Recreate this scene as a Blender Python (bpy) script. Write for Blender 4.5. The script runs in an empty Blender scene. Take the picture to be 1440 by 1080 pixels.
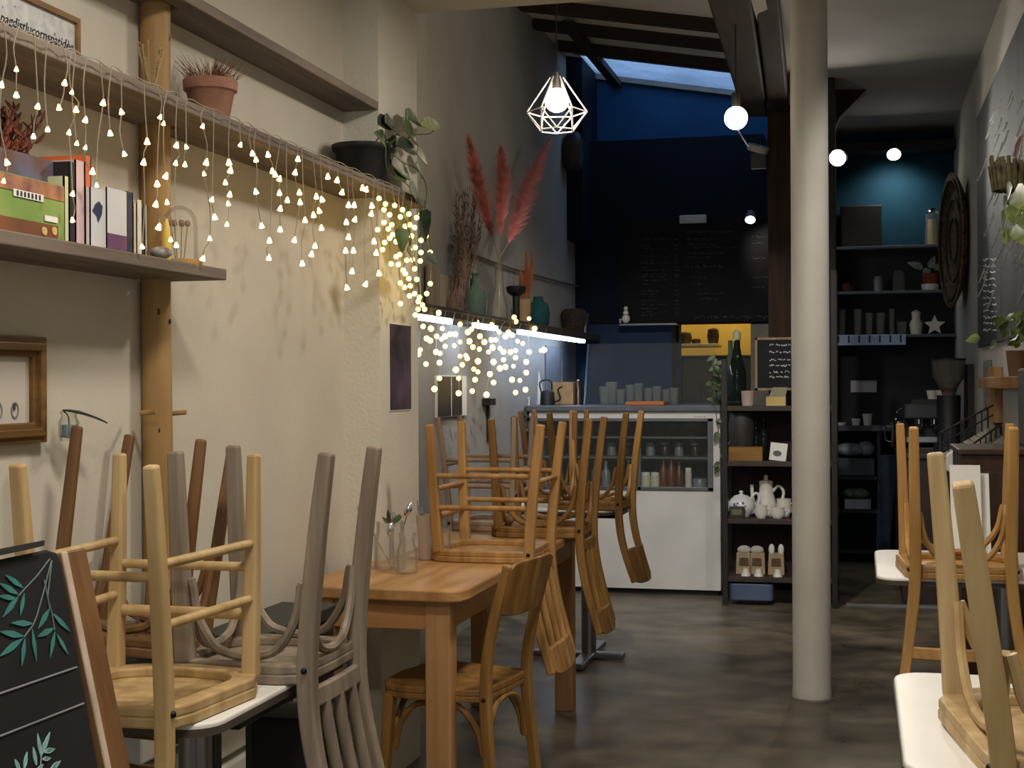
import bpy, bmesh, math, random
from mathutils import Vector, Matrix, noise
random.seed(7)
scene = bpy.context.scene
COL = scene.collection
PI = math.pi
# ------------------------------------------------------------------ camera
FPX, H = 2000.0, 1.335
TH = math.atan(0.245)
RHO = 0.005
Fw = Vector((-math.sin(TH), math.cos(TH), 0)); Rt = Vector((math.cos(TH), math.sin(TH), 0)); Up = Vector((0, 0, 1))
CAM = Vector((0, 0, H))
cd = bpy.data.cameras.new('camera'); cam = bpy.data.objects.new('camera', cd); COL.objects.link(cam)
cd.sensor_width = 36; cd.lens = FPX / 1440 * 36; cd.clip_start = 0.05
cam.matrix_world = Matrix.Translation(CAM) @ Matrix.Rotation(TH, 4, 'Z') @ Matrix.Rotation(PI/2, 4, 'X') @ Matrix.Rotation(-RHO, 4, 'Z')
scene.camera = cam
def ray(u, v):
    du, dv = u - 720, v - 540
    a, b = du - RHO*dv, dv + RHO*du
    return Rt*(a/FPX) + Fw - Up*(b/FPX)
def PX(u, v, X): r = ray(u, v); return CAM + r*(X/r.x)
def PY(u, v, Y): r = ray(u, v); return CAM + r*(Y/r.y)
def PZ(u, v, Z): r = ray(u, v); return CAM + r*((Z-H)/r.z)
def PD(u, v, d): return CAM + ray(u, v)*d
# ------------------------------------------------------------------ materials
def lin(c):
    return tuple(((x/255)/12.92 if x/255 <= .04045 else ((x/255+.055)/1.055)**2.4) for x in c) + (1,)
MATS = {}
def mat(name, col, rough=.6, metal=0., var=.12, scale=6., bump=0., bscale=60., emit=0., ecol=None, kind='noise', spec=.5, stretch=(1,1,1), col2=None, coat=0.):
    if name in MATS: return MATS[name]
    m = bpy.data.materials.new(name); m.use_nodes = True
    n, l = m.node_tree.nodes, m.node_tree.links
    b = n['Principled BSDF']
    b.inputs['Roughness'].default_value = rough; b.inputs['Metallic'].default_value = metal
    b.inputs['Specular IOR Level'].default_value = spec
    b.inputs['Coat Weight'].default_value = coat
    c = lin(col)
    tc = n.new('ShaderNodeTexCoord'); mp = n.new('ShaderNodeMapping'); mp.inputs['Scale'].default_value = stretch
    l.new(tc.outputs['Object'], mp.inputs['Vector'])
    nz = n.new('ShaderNodeTexNoise'); nz.inputs['Scale'].default_value = scale; nz.inputs['Detail'].default_value = 6
    l.new(mp.outputs['Vector'], nz.inputs['Vector'])
    cr = n.new('ShaderNodeValToRGB')
    c2 = lin(col2) if col2 else tuple(x*(1-var*2.2) for x in c[:3]) + (1,)
    c1 = c if col2 else tuple(min(1, x*(1+var)) for x in c[:3]) + (1,)
    cr.color_ramp.elements[0].color = c2; cr.color_ramp.elements[1].color = c1
    cr.color_ramp.elements[0].position = .3; cr.color_ramp.elements[1].position = .72
    l.new(nz.outputs['Fac'], cr.inputs['Fac']); l.new(cr.outputs['Color'], b.inputs['Base Color'])
    if bump:
        nb = n.new('ShaderNodeTexNoise'); nb.inputs['Scale'].default_value = bscale; nb.inputs['Detail'].default_value = 4
        l.new(mp.outputs['Vector'], nb.inputs['Vector'])
        bp = n.new('ShaderNodeBump'); bp.inputs['Strength'].default_value = bump; bp.inputs['Distance'].default_value = .01
        l.new(nb.outputs['Fac'], bp.inputs['Height']); l.new(bp.outputs['Normal'], b.inputs['Normal'])
    if emit:
        b.inputs['Emission Color'].default_value = lin(ecol or col); b.inputs['Emission Strength'].default_value = emit
    MATS[name] = m; return m
def wood(name, col, col2, rough=.5, axis='z', scale=9., spec=.3):
    if name in MATS: return MATS[name]
    s = {'x': (.12, 1.6, 1.6), 'y': (1.6, .12, 1.6), 'z': (1.6, 1.6, .12)}[axis]
    m = mat(name, col, rough, 0, scale=scale*2, bump=.12, bscale=50, stretch=s, col2=col2, spec=spec)
    n, l = m.node_tree.nodes, m.node_tree.links
    cr = [x for x in n if x.type == 'VALTORGB'][0]
    tc = [x for x in n if x.type == 'TEX_COORD'][0]
    b = n['Principled BSDF']
    big = n.new('ShaderNodeTexNoise'); big.inputs['Scale'].default_value = 2.5; l.new(tc.outputs['Object'], big.inputs['Vector'])
    mx = n.new('ShaderNodeMix'); mx.data_type = 'RGBA'; mx.blend_type = 'MULTIPLY'; mx.inputs[0].default_value = .5
    l.new(cr.outputs['Color'], mx.inputs[6]); 
    rr = n.new('ShaderNodeMapRange'); rr.inputs['From Min'].default_value = .25; rr.inputs['From Max'].default_value = .75; rr.inputs['To Min'].default_value = .55; rr.inputs['To Max'].default_value = 1.25
    l.new(big.outputs['Fac'], rr.inputs['Value']); l.new(rr.outputs['Result'], mx.inputs[7])
    l.new(mx.outputs[2], b.inputs['Base Color'])
    return m
def glass(name, tint=(235, 245, 245), rough=.02, body=.16, ior=1.45):
    """thin clear glass: fresnel reflection over a see-through, slightly tinted body"""
    if name in MATS: return MATS[name]
    m = bpy.data.materials.new(name); m.use_nodes = True
    n, l = m.node_tree.nodes, m.node_tree.links
    n.remove(n['Principled BSDF']); out = n['Material Output']
    t = n.new('ShaderNodeBsdfTransparent'); t.inputs[0].default_value = lin(tint)
    g = n.new('ShaderNodeBsdfGlossy'); g.inputs['Roughness'].default_value = rough
    d = n.new('ShaderNodeBsdfDiffuse'); d.inputs[0].default_value = lin(tint)
    fr = n.new('ShaderNodeFresnel'); fr.inputs[0].default_value = ior
    nz = n.new('ShaderNodeTexNoise'); nz.inputs['Scale'].default_value = 14
    mr = n.new('ShaderNodeMapRange'); mr.inputs['To Min'].default_value = body*.6; mr.inputs['To Max'].default_value = body*1.4
    l.new(nz.outputs['Fac'], mr.inputs['Value'])
    m1 = n.new('ShaderNodeMixShader'); l.new(mr.outputs['Result'], m1.inputs[0]); l.new(t.outputs[0], m1.inputs[1]); l.new(d.outputs[0], m1.inputs[2])
    m2 = n.new('ShaderNodeMixShader'); fm_ = n.new('ShaderNodeMath'); fm_.operation = 'MULTIPLY'; fm_.inputs[1].default_value = .5; l.new(fr.outputs[0], fm_.inputs[0]); l.new(fm_.outputs[0], m2.inputs[0]); l.new(m1.outputs[0], m2.inputs[1]); l.new(g.outputs[0], m2.inputs[2])
    l.new(m2.outputs[0], out.inputs['Surface'])
    MATS[name] = m; return m
def frosted(name):
    m = bpy.data.materials.new(name); m.use_nodes = True
    n, l = m.node_tree.nodes, m.node_tree.links
    n.remove(n['Principled BSDF']); out = n['Material Output']
    t = n.new('ShaderNodeBsdfTransparent'); t.inputs[0].default_value = (.9, .95, 1, 1)
    d = n.new('ShaderNodeBsdfTranslucent'); d.inputs[0].default_value = (.8, .88, .95, 1)
    nz = n.new('ShaderNodeTexNoise'); nz.inputs['Scale'].default_value = 3
    mr = n.new('ShaderNodeMapRange'); mr.inputs['To Min'].default_value = .1; mr.inputs['To Max'].default_value = .45
    l.new(nz.outputs['Fac'], mr.inputs['Value']); mx = n.new('ShaderNodeMixShader'); l.new(mr.outputs['Result'], mx.inputs[0])
    l.new(t.outputs[0], mx.inputs[1]); l.new(d.outputs[0], mx.inputs[2]); l.new(mx.outputs[0], out.inputs['Surface']); return m
# plain palette
plaster = mat('cream_plaster', (200, 192, 176), .85, var=.05, scale=2.5, bump=.1, bscale=90, spec=.2)
grey_plaster = mat('grey_plaster', (164, 162, 157), .9, var=.06, scale=2, bump=.3, bscale=60, spec=.2)
white_paint = mat('white_paint', (216, 212, 200), .5, var=.05, scale=3, bump=.1, bscale=40)
navy = mat('navy_paint', (7, 20, 36), .8, var=.12, scale=3, spec=.2)
blue_paint = mat('bright_blue_paint', (18, 66, 104), .7, var=.1, scale=2, spec=.2)
teal_paint = mat('teal_paint', (12, 56, 74), .75, var=.1, scale=3, spec=.2)
black = mat('black_paint', (14, 14, 15), .6, var=.2)
board_black = mat('chalkboard_black', (20, 21, 24), .7, var=.35, scale=5, spec=.3)
dark_metal = mat('dark_metal', (38, 38, 40), .4, .8)
steel = mat('brushed_steel', (150, 152, 158), .3, 1., var=.08, scale=30, stretch=(8, 8, .3))
chrome = mat('chrome', (215, 215, 220), .12, 1., var=.03)
white_lam = mat('white_laminate', (232, 230, 222), .35, var=.03, scale=4)
white_cer = mat('white_ceramic', (222, 218, 208), .25, var=.05, scale=10)
chalk = mat('chalk_white', (205, 205, 205), .9, var=.2, scale=90)
faint_chalk = mat('faint_chalk', (74, 74, 76), .9, var=.5, scale=30)
shelf_wood = wood('grey_shelf_board', (136, 122, 108), (104, 92, 82), .7, 'y')
timber = wood('dark_timber', (62, 42, 26), (34, 22, 13), .75, 'z')
timber_y = wood('dark_timber_beam', (52, 36, 22), (30, 20, 12), .75, 'y')
rafter_m = mat('rafter_wood', (46, 33, 25), .8, var=.2)
terracotta = mat('terracotta', (160, 114, 92), .85, var=.15, scale=14, bump=.2)
leaf_m = mat('pothos_leaf', (84, 100, 58), .45, var=.3, scale=25)
leaf_d = mat('dark_leaf', (38, 54, 32), .5, var=.3, scale=25)
leaf_l = mat('pale_leaf', (150, 160, 100), .5, var=.3, scale=20)
cork = mat('kraft_paper', (168, 138, 96), .85, var=.12, scale=20)
paper = mat('white_paper', (226, 224, 218), .8, var=.03, scale=8)
clear = glass('clear_glass', (250, 250, 247), .03, .05, 1.3)
pane = glass('pane_glass', (246, 249, 248), .01, .015)
green_glass = glass('green_glass', (106, 128, 112), .03, .4)
teal_glass = glass('teal_glass', (52, 104, 108), .03, .45)
dark_glass = glass('dark_bottle_glass', (40, 50, 45), .05, .4)
# ------------------------------------------------------------------ mesh builder
def smoothpath(pts, n=6):
    P = [Vector(p) for p in pts]
    if len(P) < 3: return P
    out = []
    for i in range(len(P)-1):
        a = P[max(i-1, 0)]; b = P[i]; c = P[i+1]; d = P[min(i+2, len(P)-1)]
        for k in range(n):
            t = k/n
            out.append(.5*((2*b)+(c-a)*t+(2*a-5*b+4*c-d)*t*t+(3*b-a-3*c+d)*t**3))
    out.append(P[-1]); return out
class MB:
    def __init__(s): s.bm = bmesh.new()
    def box(s, c, size, rot=None):
        M = Matrix.Translation(Vector(c))
        if rot is not None: M = M @ (rot if isinstance(rot, Matrix) else Matrix.Rotation(rot, 4, 'Z'))
        M = M @ Matrix.Diagonal((size[0], size[1], size[2], 1))
        bmesh.ops.create_cube(s.bm, size=1, matrix=M); return s
    def span(s, a, b):
        a = Vector(a); b = Vector(b); d = b-a
        return s.box((a+b)/2, [abs(x) for x in d])
    def ring(s, pts): return [s.bm.verts.new(p) for p in pts]
    def tube(s, pts, r, sides=8, cap=True, flat=None, up=None):
        P = [Vector(p) for p in pts]; n = len(P)
        rs = r if isinstance(r, (list, tuple)) else [r]*n
        rings = []; prev = None
        for i, p in enumerate(P):
            t = (P[min(i+1, n-1)]-P[max(i-1, 0)])
            t = t.normalized() if t.length > 1e-9 else Vector((0, 0, 1))
            if prev is None:
                ref = Vector(up) if up else (Vector((0, 0, 1)) if abs(t.z) < .9 else Vector((1, 0, 0)))
                x = ref.cross(t).normalized()
            else:
                x = (prev - t*prev.dot(t)); x = x.normalized() if x.length > 1e-6 else t.orthogonal().normalized()
            prev = x; y = t.cross(x)
            ry = rs[i]*(flat if flat else 1)
            if sides == 4:
                ang = [PI/4+PI/2*k for k in range(4)]; f = 1.2
            else: ang = [2*PI*k/sides for k in range(sides)]; f = 1
            rings.append(s.ring([p + x*math.cos(a)*rs[i]*f + y*math.sin(a)*ry*f for a in ang]))
        m = len(rings[0])
        for i in range(n-1):
            for k in range(m):
                s.bm.faces.new((rings[i][k], rings[i][(k+1) % m], rings[i+1][(k+1) % m], rings[i+1][k]))
        if cap:
            s.bm.faces.new(rings[0][::-1]); s.bm.faces.new(rings[-1])
        return s
    def lathe(s, prof, c=(0, 0, 0), sides=20, cap=True, M=None):
        c = Vector(c); rings = []
        for r, z in prof:
            pts = [Vector((math.cos(2*PI*k/sides)*max(r, 1e-4), math.sin(2*PI*k/sides)*max(r, 1e-4), z)) for k in range(sides)]
            rings.append(s.ring([c + (M @ p if M else p) for p in pts]))
        for i in range(len(rings)-1):
            for k in range(sides):
                s.bm.faces.new((rings[i][k], rings[i][(k+1) % sides], rings[i+1][(k+1) % sides], rings[i+1][k]))
        if cap:
            s.bm.faces.new(rings[0][::-1]); s.bm.faces.new(rings[-1])
        return s
    def prism(s, poly, off):
        """polygon (3-D points) extruded by vector off"""
        off = Vector(off); a = s.ring([Vector(p) for p in poly]); b = s.ring([Vector(p)+off for p in poly]); n = len(a)
        s.bm.faces.new(a[::-1]); s.bm.faces.new(b)
        for k in range(n): s.bm.faces.new((a[k], a[(k+1) % n], b[(k+1) % n], b[k]))
        return s
    def loopring(s, outer, inner, off):
        off = Vector(off); n = len(outer)
        o0 = s.ring(outer); i0 = s.ring(inner); o1 = s.ring([Vector(p)+off for p in outer]); i1 = s.ring([Vector(p)+off for p in inner])
        for k in range(n):
            j = (k+1) % n
            s.bm.faces.new((o0[k], o0[j], o1[j], o1[k])); s.bm.faces.new((i0[j], i0[k], i1[k], i1[j]))
            s.bm.faces.new((o0[j], o0[k], i0[k], i0[j])); s.bm.faces.new((o1[k], o1[j], i1[j], i1[k]))
        return s
    def sphere(s, c, r, u=12, v=8, sc=(1, 1, 1)):
        bmesh.ops.create_uvsphere(s.bm, u_segments=u, v_segments=v, radius=r, matrix=Matrix.Translation(Vector(c)) @ Matrix.Diagonal((*sc, 1))); return s
    def leaf(s, base, tip, w, nrm=(0, 0, 1), heart=False, th=.0012, bend=.12):
        base = Vector(base); tip = Vector(tip); ax = tip-base; L = ax.length; ax.normalize()
        side = ax.cross(Vector(nrm))
        side = side.normalized() if side.length > 1e-6 else ax.orthogonal().normalized()
        up = side.cross(ax)
        prof = [(0, .12), (.1, .72), (.28, 1), (.55, .8), (.8, .4), (1, .02)] if heart else [(0, .06), (.2, .6), (.45, 1), (.7, .75), (.9, .3), (1, .03)]
        T = []; B = []
        for t, q in prof:
            c = base+ax*L*t - up*bend*L*(t*t)
            T.append(s.ring([c - side*w*q/2 + up*w*q*.12 + up*th, c + up*th, c + side*w*q/2 + up*w*q*.12 + up*th]))
            B.append(s.ring([c - side*w*q/2 + up*w*q*.12 - up*th, c - up*th, c + side*w*q/2 + up*w*q*.12 - up*th]))
        for i in range(len(prof)-1):
            for k in (0, 1):
                s.bm.faces.new((T[i][k], T[i][k+1], T[i+1][k+1], T[i+1][k])); s.bm.faces.new((B[i][k+1], B[i][k], B[i+1][k], B[i+1][k+1]))
            s.bm.faces.new((T[i][0], T[i+1][0], B[i+1][0], B[i][0])); s.bm.faces.new((T[i+1][2], T[i][2], B[i][2], B[i+1][2]))
        return s
    def build(s, name, m, parent=None, smooth=False, bevel=0, local=False, recalc=True):
        me = bpy.data.meshes.new(name)
        if recalc: bmesh.ops.recalc_face_normals(s.bm, faces=s.bm.faces)
        o = bpy.data.objects.new(name, me); COL.objects.link(o)
        if parent is not None:
            if not local:
                s.bm.transform(parent.get('_inv') and Matrix([parent['_inv'][i*4:i*4+4] for i in range(4)]) or WM(parent).inverted())
            o.parent = parent
        else:
            vs = [v.co for v in s.bm.verts]
            lo = [min(v[i] for v in vs) for i in range(3)]; hi = [max(v[i] for v in vs) for i in range(3)]
            org = Vector(((lo[0]+hi[0])/2, (lo[1]+hi[1])/2, lo[2]))
            s.bm.transform(Matrix.Translation(-org)); o.location = org
        s.bm.to_mesh(me); s.bm.free()
        if smooth:
            for p in me.polygons: p.use_smooth = True
        if m: me.materials.append(m)
        if bevel:
            b = o.modifiers.new('bevel', 'BEVEL'); b.width = bevel; b.segments = 2; b.limit_method = 'ANGLE'
        if smooth and hasattr(me, 'set_sharp_from_angle'): me.set_sharp_from_angle(angle=math.radians(50))
        return o
def WM(o):
    M = Matrix.Identity(4)
    while o is not None:
        M = o.matrix_basis @ M; o = o.parent
    return M
def tag(o, label, cat, group=None, kind=None):
    if label: o['label'] = label
    if cat: o['category'] = cat
    if group: o['group'] = group
    if kind: o['kind'] = kind
    return o
def struct(o): o['kind'] = 'structure'; return o
def thing(name, label, cat, loc=(0, 0, 0), group=None, M=None):
    o = bpy.data.objects.new(name, None); COL.objects.link(o); o.empty_display_size = .1
    if M is not None: o.matrix_basis = M
    else: o.location = loc
    return tag(o, label, cat, group)
def copy_tree(o, parent=None):
    c = o.copy(); COL.objects.link(c); c.parent = parent
    for ch in list(o.children): copy_tree(ch, c)
    return c
def text_mesh(txt, size, M, name, m, parent, ext=.0006, align='LEFT', shear=0):
    cu = bpy.data.curves.new(name, 'FONT'); cu.body = txt; cu.size = size; cu.extrude = ext; cu.align_x = align; cu.shear = shear; cu.resolution_u = 2
    tmp = bpy.data.objects.new(name, cu); COL.objects.link(tmp)
    bpy.context.view_layer.update()
    me = bpy.data.meshes.new_from_object(tmp.evaluated_get(bpy.context.evaluated_depsgraph_get()))
    bpy.data.objects.remove(tmp)
    me.transform(M)
    b = MB(); b.bm.from_mesh(me); bpy.data.meshes.remove(me)
    return b.build(name, m, parent)
def axes(o, x, y):
    x = Vector(x).normalized(); y = Vector(y).normalized(); z = x.cross(y)
    return Matrix(((x.x, y.x, z.x, o[0]), (x.y, y.y, z.y, o[1]), (x.z, y.z, z.z, o[2]), (0, 0, 0, 1)))
def disc_pts(c, r, n=24, ax='z'):
    return [Vector(c)+Vector((math.cos(2*PI*k/n)*r, math.sin(2*PI*k/n)*r, 0)) for k in range(n)]
def rrect(cx, cy, sx, sy, r, z, n=5):
    out = []
    for qx, qy, a0 in ((1, 1, 0), (-1, 1, PI/2), (-1, -1, PI), (1, -1, 1.5*PI)):
        for k in range(n+1):
            a = a0+PI/2*k/n
            out.append(Vector((cx+qx*(sx/2-r)+math.cos(a)*r, cy+qy*(sy/2-r)+math.sin(a)*r, z)))
    return out
# ------------------------------------------------------------------ key planes
XW = -1.67      # wall behind the shelves
XS = -1.475     # shelf fronts
XP = -1.545     # face of the pier
XG = -2.10      # far grey wall
XR = 0.70       # other long wall
YP0 = PX(483, 300, XW).y; YP1 = PX(587, 300, XP).y
YB = 10.9; ZC = 2.67; ZR = 3.26
BACK = -2.6
def roofz(x): return 3.73-.175*(x+1.95)
# ------------------------------------------------------------------ room
floor_m = mat('stained_concrete', (132, 121, 101), .34, scale=3.2, bump=.05, bscale=25, col2=(74, 66, 53), stretch=(1.2, 1.7, 1), spec=.5)
n_, l_ = floor_m.node_tree.nodes, floor_m.node_tree.links
b_ = n_['Principled BSDF']; cr_ = [x for x in n_ if x.type == 'VALTORGB'][0]; tc_ = [x for x in n_ if x.type == 'TEX_COORD'][0]
v_ = n_.new('ShaderNodeTexNoise'); v_.inputs['Scale'].default_value = 1.3; v_.inputs['Detail'].default_value = 9; v_.inputs['Roughness'].default_value = .7; v_.inputs['Distortion'].default_value = .6
l_.new(tc_.outputs['Object'], v_.inputs['Vector'])
m_r = n_.new('ShaderNodeMapRange'); m_r.inputs['From Min'].default_value = .36; m_r.inputs['From Max'].default_value = .62; m_r.inputs['To Min'].default_value = .55; m_r.inputs['To Max'].default_value = 1.2
l_.new(v_.outputs['Fac'], m_r.inputs['Value']); mx_ = n_.new('ShaderNodeMix'); mx_.data_type = 'RGBA'; mx_.blend_type = 'MULTIPLY'; mx_.inputs[0].default_value = 1
l_.new(cr_.outputs['Color'], mx_.inputs[6]); l_.new(m_r.outputs['Result'], mx_.inputs[7]); l_.new(mx_.outputs[2], b_.inputs['Base Color'])
m_q = n_.new('ShaderNodeMapRange'); m_q.inputs['From Min'].default_value = .3; m_q.inputs['From Max'].default_value = .7; m_q.inputs['To Min'].default_value = .22; m_q.inputs['To Max'].default_value = .5
l_.new(v_.outputs['Fac'], m_q.inputs['Value']); l_.new(m_q.outputs['Result'], b_.inputs['Roughness'])
struct(MB().span((-2.6, BACK-.2, -.1), (1.0, 13.2, 0)).build('floor', floor_m))
struct(MB().span((-2.0, BACK, 0), (XW, YP0, 3.0)).build('wall_left', plaster))
struct(MB().span((-2.3, YP0, 0), (XP, YP1, 3.0)).build('trim_1', mat('pier_plaster', (212, 206, 190), .8, var=.04, scale=2.5, bump=.2, bscale=80, spec=.2)))
struct(MB().span((-2.4, YP1, 0), (XG, YB+.1, 4.2)).build('wall_left_far', grey_plaster))
struct(MB().span((XR, BACK, 0), (.95, 11.6, 3.6)).build('wall_right', mat('right_plaster', (186, 182, 172), .9, var=.05, scale=2, bump=.25, bscale=60, spec=.2)))
struct(MB().span((-2.2, BACK-.2, 0), (1.0, BACK, 3.0)).build('wall_front', plaster))
struct(MB().span((-2.3, BACK-.2, ZC), (1.0, YP1, ZC+.15)).build('ceiling', mat('ceiling_white', (214, 206, 192), .9, var=.04, scale=2, spec=.2)))
struct(MB().span((-2.4, YP1-.12, ZC+.15), (1.0, YP1-.001, 4.3)).build('trim_2', grey_plaster))
struct(MB().span((-.45, YP1, ZR), (1.0, 11.7, ZR+.12)).build('ceiling_far', grey_plaster))
struct(MB().span((-.52, YP1, ZR-.02), (-.45, YB+.2, 3.75)).build('trim_3', grey_plaster))
# long-wall vertical casing lines beside the pier
# back wall around the kitchen hatch
hx0, hx1 = PY(955, 500, YB).x, PY(1056, 500, YB).x
hz1 = PY(1000, 455, YB).z; hz0 = 1.12
xj = -.30
w = MB().span((-2.4, YB, 0), (hx0, YB+.15, 4.2)).span((hx1, YB, 0), (xj, YB+.15, 4.2)).span((hx0, YB, 0), (hx1, YB+.15, hz0)).span((hx0, YB, hz1), (hx1, YB+.15, 4.2))
struct(w.build('wall_back', blue_paint))
YB2 = 11.35
struct(MB().span((xj, YB2, 0), (1.0, YB2+.15, 3.5)).build('wall_back_alcove', teal_paint))
struct(MB().span((xj-.06, YB, 0), (xj, YB2+.15, 3.5)).build('wall_alcove_side', navy))
# bulkhead carrying the menu
zb = PY(900, 196, 10.6).z
bk = MB().span((XG, 10.6, hz1), (hx1+.12, YB, zb)); struct(bk.build('trim_5', navy))
struct(MB().span((XG, 10.62, 0), (hx0-.02, YB, hz1)).build('trim_6', mat('blue_dado', (14, 44, 78), .8, var=.12, scale=4)))
# kitchen glimpsed through the hatch
kit = mat('kitchen_yellow', (208, 176, 84), .8, var=.1, scale=3)
struct(MB().span((-2.6, 12.3, 0), (xj-.06, 12.45, 3.0)).build('wall_kitchen', kit))
struct(MB().span((-2.6, YB+.15, 2.9), (xj-.06, 12.3, 3.0)).build('ceiling_kitchen', kit))
struct(MB().span((-2.7, YB, 0), (-2.6, 12.4, 3.0)).build('wall_kitchen_left', kit))
struct(MB().span((xj-.12, YB+.15, 0), (xj-.06, 12.4, 3.0)).build('wall_kitchen_right', kit))
# sloping roof: boards between rafters, with the skylight strip open to the dusk
def roof_slab(y0, y1, x0=-2.35, x1=-.45, t=.05):
    return [Vector((x0, y0, roofz(x0)+.0)), Vector((x1, y0, roofz(x1))), Vector((x1, y1, roofz(x1))), Vector((x0, y1, roofz(x0)))]
roof_m = mat('roof_boards', (224, 220, 212), .9, var=.06, scale=3)
ysk0 = 9.98
sk = MB(); sk.prism(roof_slab(YP1-.1, ysk0), (0, 0, .06)); struct(sk.build('ceiling_slope', roof_m))
sk = MB(); sk.prism(roof_slab(ysk0, YB+.2, -2.35, -1.98), (0, 0, .06)); struct(sk.build('ceiling_slope_edge', roof_m))
wn = thing('window_1', None, None, (-1.2, 10.4, roofz(-1.2))); struct(wn)
MB().prism(roof_slab(ysk0, YB+.2, -1.98, -.45), (0, 0, .006)).build('pane', frosted('frosted_pane'), wn)
p = MB()
for y in (ysk0, YB-.05): p.prism(roof_slab(y, y+.05, -1.98, -.45), (0, 0, -.04))
p.build('frame', mat('skylight_frame', (120, 118, 112), .6), wn)
# rafters on the slope
def rafter(u1, v1, u2, v2, wd, name='rafter', lab=''):
    def hit(u, v):
        r = ray(u, v)  # roof: z = 3.73-.175*(x+1.95)
        t = (3.73-.175*1.95-H)/(r.z+.175*r.x); return CAM+r*t
    a, b = hit(u1, v1), hit(u2, v2); b = Vector((b.x, a.y, roofz(b.x))) if abs(a.y-b.y) < .8 else b
    d = (b-a).normalized(); side = d.cross(Vector((.17, 0, 1))).normalized()
    o = MB().prism([a-side*wd/2, a+side*wd/2, b+side*wd/2, b-side*wd/2], (0, 0, -.07)).build(name, rafter_m, bevel=.004)
    return tag(o, lab, 'rafter')
rafter(730, -2, 1050, 42, .10, lab='thick dark rafter across the sloping roof, front one by the ceiling edge')
rafter(752, 27, 1060, 86, .075, lab='thin dark rafter in the middle of the sloping roof, tied to the short batten')
rafter(784, 57, 1060, 112, .08, lab='dark rafter running along the edge of the bright skylight')
a = PX(700, 20, -1.9); 
tag(MB().prism([Vector((-1.86, 9.0, roofz(-1.86)-.03)), Vector((-1.78, 9.0, roofz(-1.78)-.03)), Vector((-1.78, YB, roofz(-1.78)-.03)), Vector((-1.86, YB, roofz(-1.86)-.03))], (0, 0, -.05)).build('roof_batten', rafter_m, bevel=.004), 'short dark batten crossing from rafter to blue wall over the skylight', 'roof batten')
# dark blue return between grey wall and skylight well
struct(MB().span((XG, 10.3, 2.4), (-1.98, YB, 3.76)).build('trim_7', navy))
# timber frame
post = thing('timber_post', 'dark brown timber post with angled braces behind the white column', 'timber post', (-.6, 9.4, 0))
MB().span((PD(1083, 500, 9.4).x, 9.36, 0), (PD(1135, 500, 9.4).x, 9.58, 3.13)).build('post', timber, post, bevel=.012)
def brace(a, b, wx, hz):
    a = Vector(a); b = Vector(b); d = b-a
    return [a+Vector((-wx/2, 0, 0)), a+Vector((wx/2, 0, 0)), b+Vector((wx/2, 0, 0)), b+Vector((-wx/2, 0, 0))]
A0, A1 = PD(1045, 165, 9.3), PD(1110, 165, 9.3); B0, B1 = PD(988, -20, 6.9), PD(1094, -20, 6.9)
m0, m1 = A0.lerp(A1, .52), B0.lerp(B1, .62)
MB().prism([A0, m0, m1, B0], (0, .05, .22)).build('brace', timber_y, post, bevel=.012)
MB().prism([m0+Vector((.012, 0, .015)), A1, B1, m1+Vector((.012, 0, .015))], (0, .05, .22)).build('brace', timber_y, post, bevel=.012)
MB().prism([PD(1160, 215, 9.35), PD(1160, 108, 9.35), PD(1236, 108, 9.35), PD(1180, 165, 9.35)], (0, .16, 0)).build('brace', wood('red_timber', (66, 34, 20), (40, 20, 12), .8, 'z'), post, bevel=.008)
MB().span(PD(1150, 106, 9.3), PD(1244, 102, 9.5)).build('cap_strip', mat('pale_strip', (150, 146, 138), .8), post)
post2 = MB().span((PD(1150, 500, 9.2).x, 9.2, 0), (PD(1177, 500, 9.2).x, 9.34, ZR)).build('shelving_upright', mat('dark_upright', (26, 22, 20), .7, var=.2), bevel=.005)
tag(post2, 'slim near-black upright post standing close behind the white column', 'upright post')
# cream round column
pc = PZ(1142, 988, 0.0); pcy = pc + (pc-CAM).normalized()*.083; pcy.z = 0
col = thing('round_column', 'round cream painted iron column standing on the concrete floor', 'column', pcy)
MB().lathe([(.080, 0), (.083, .01), (.082, .04), (.080, .06), (.079, 1.5), (.077, ZR)], pcy, 40).build('shaft', white_paint, col, smooth=True)
MB().lathe([(.089, 0), (.089, .006), (.083, .010)], pcy, 40).build('base_ring', mat('column_base', (120, 116, 106), .7, var=.2), col, smooth=True)
exec_later = []
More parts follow.
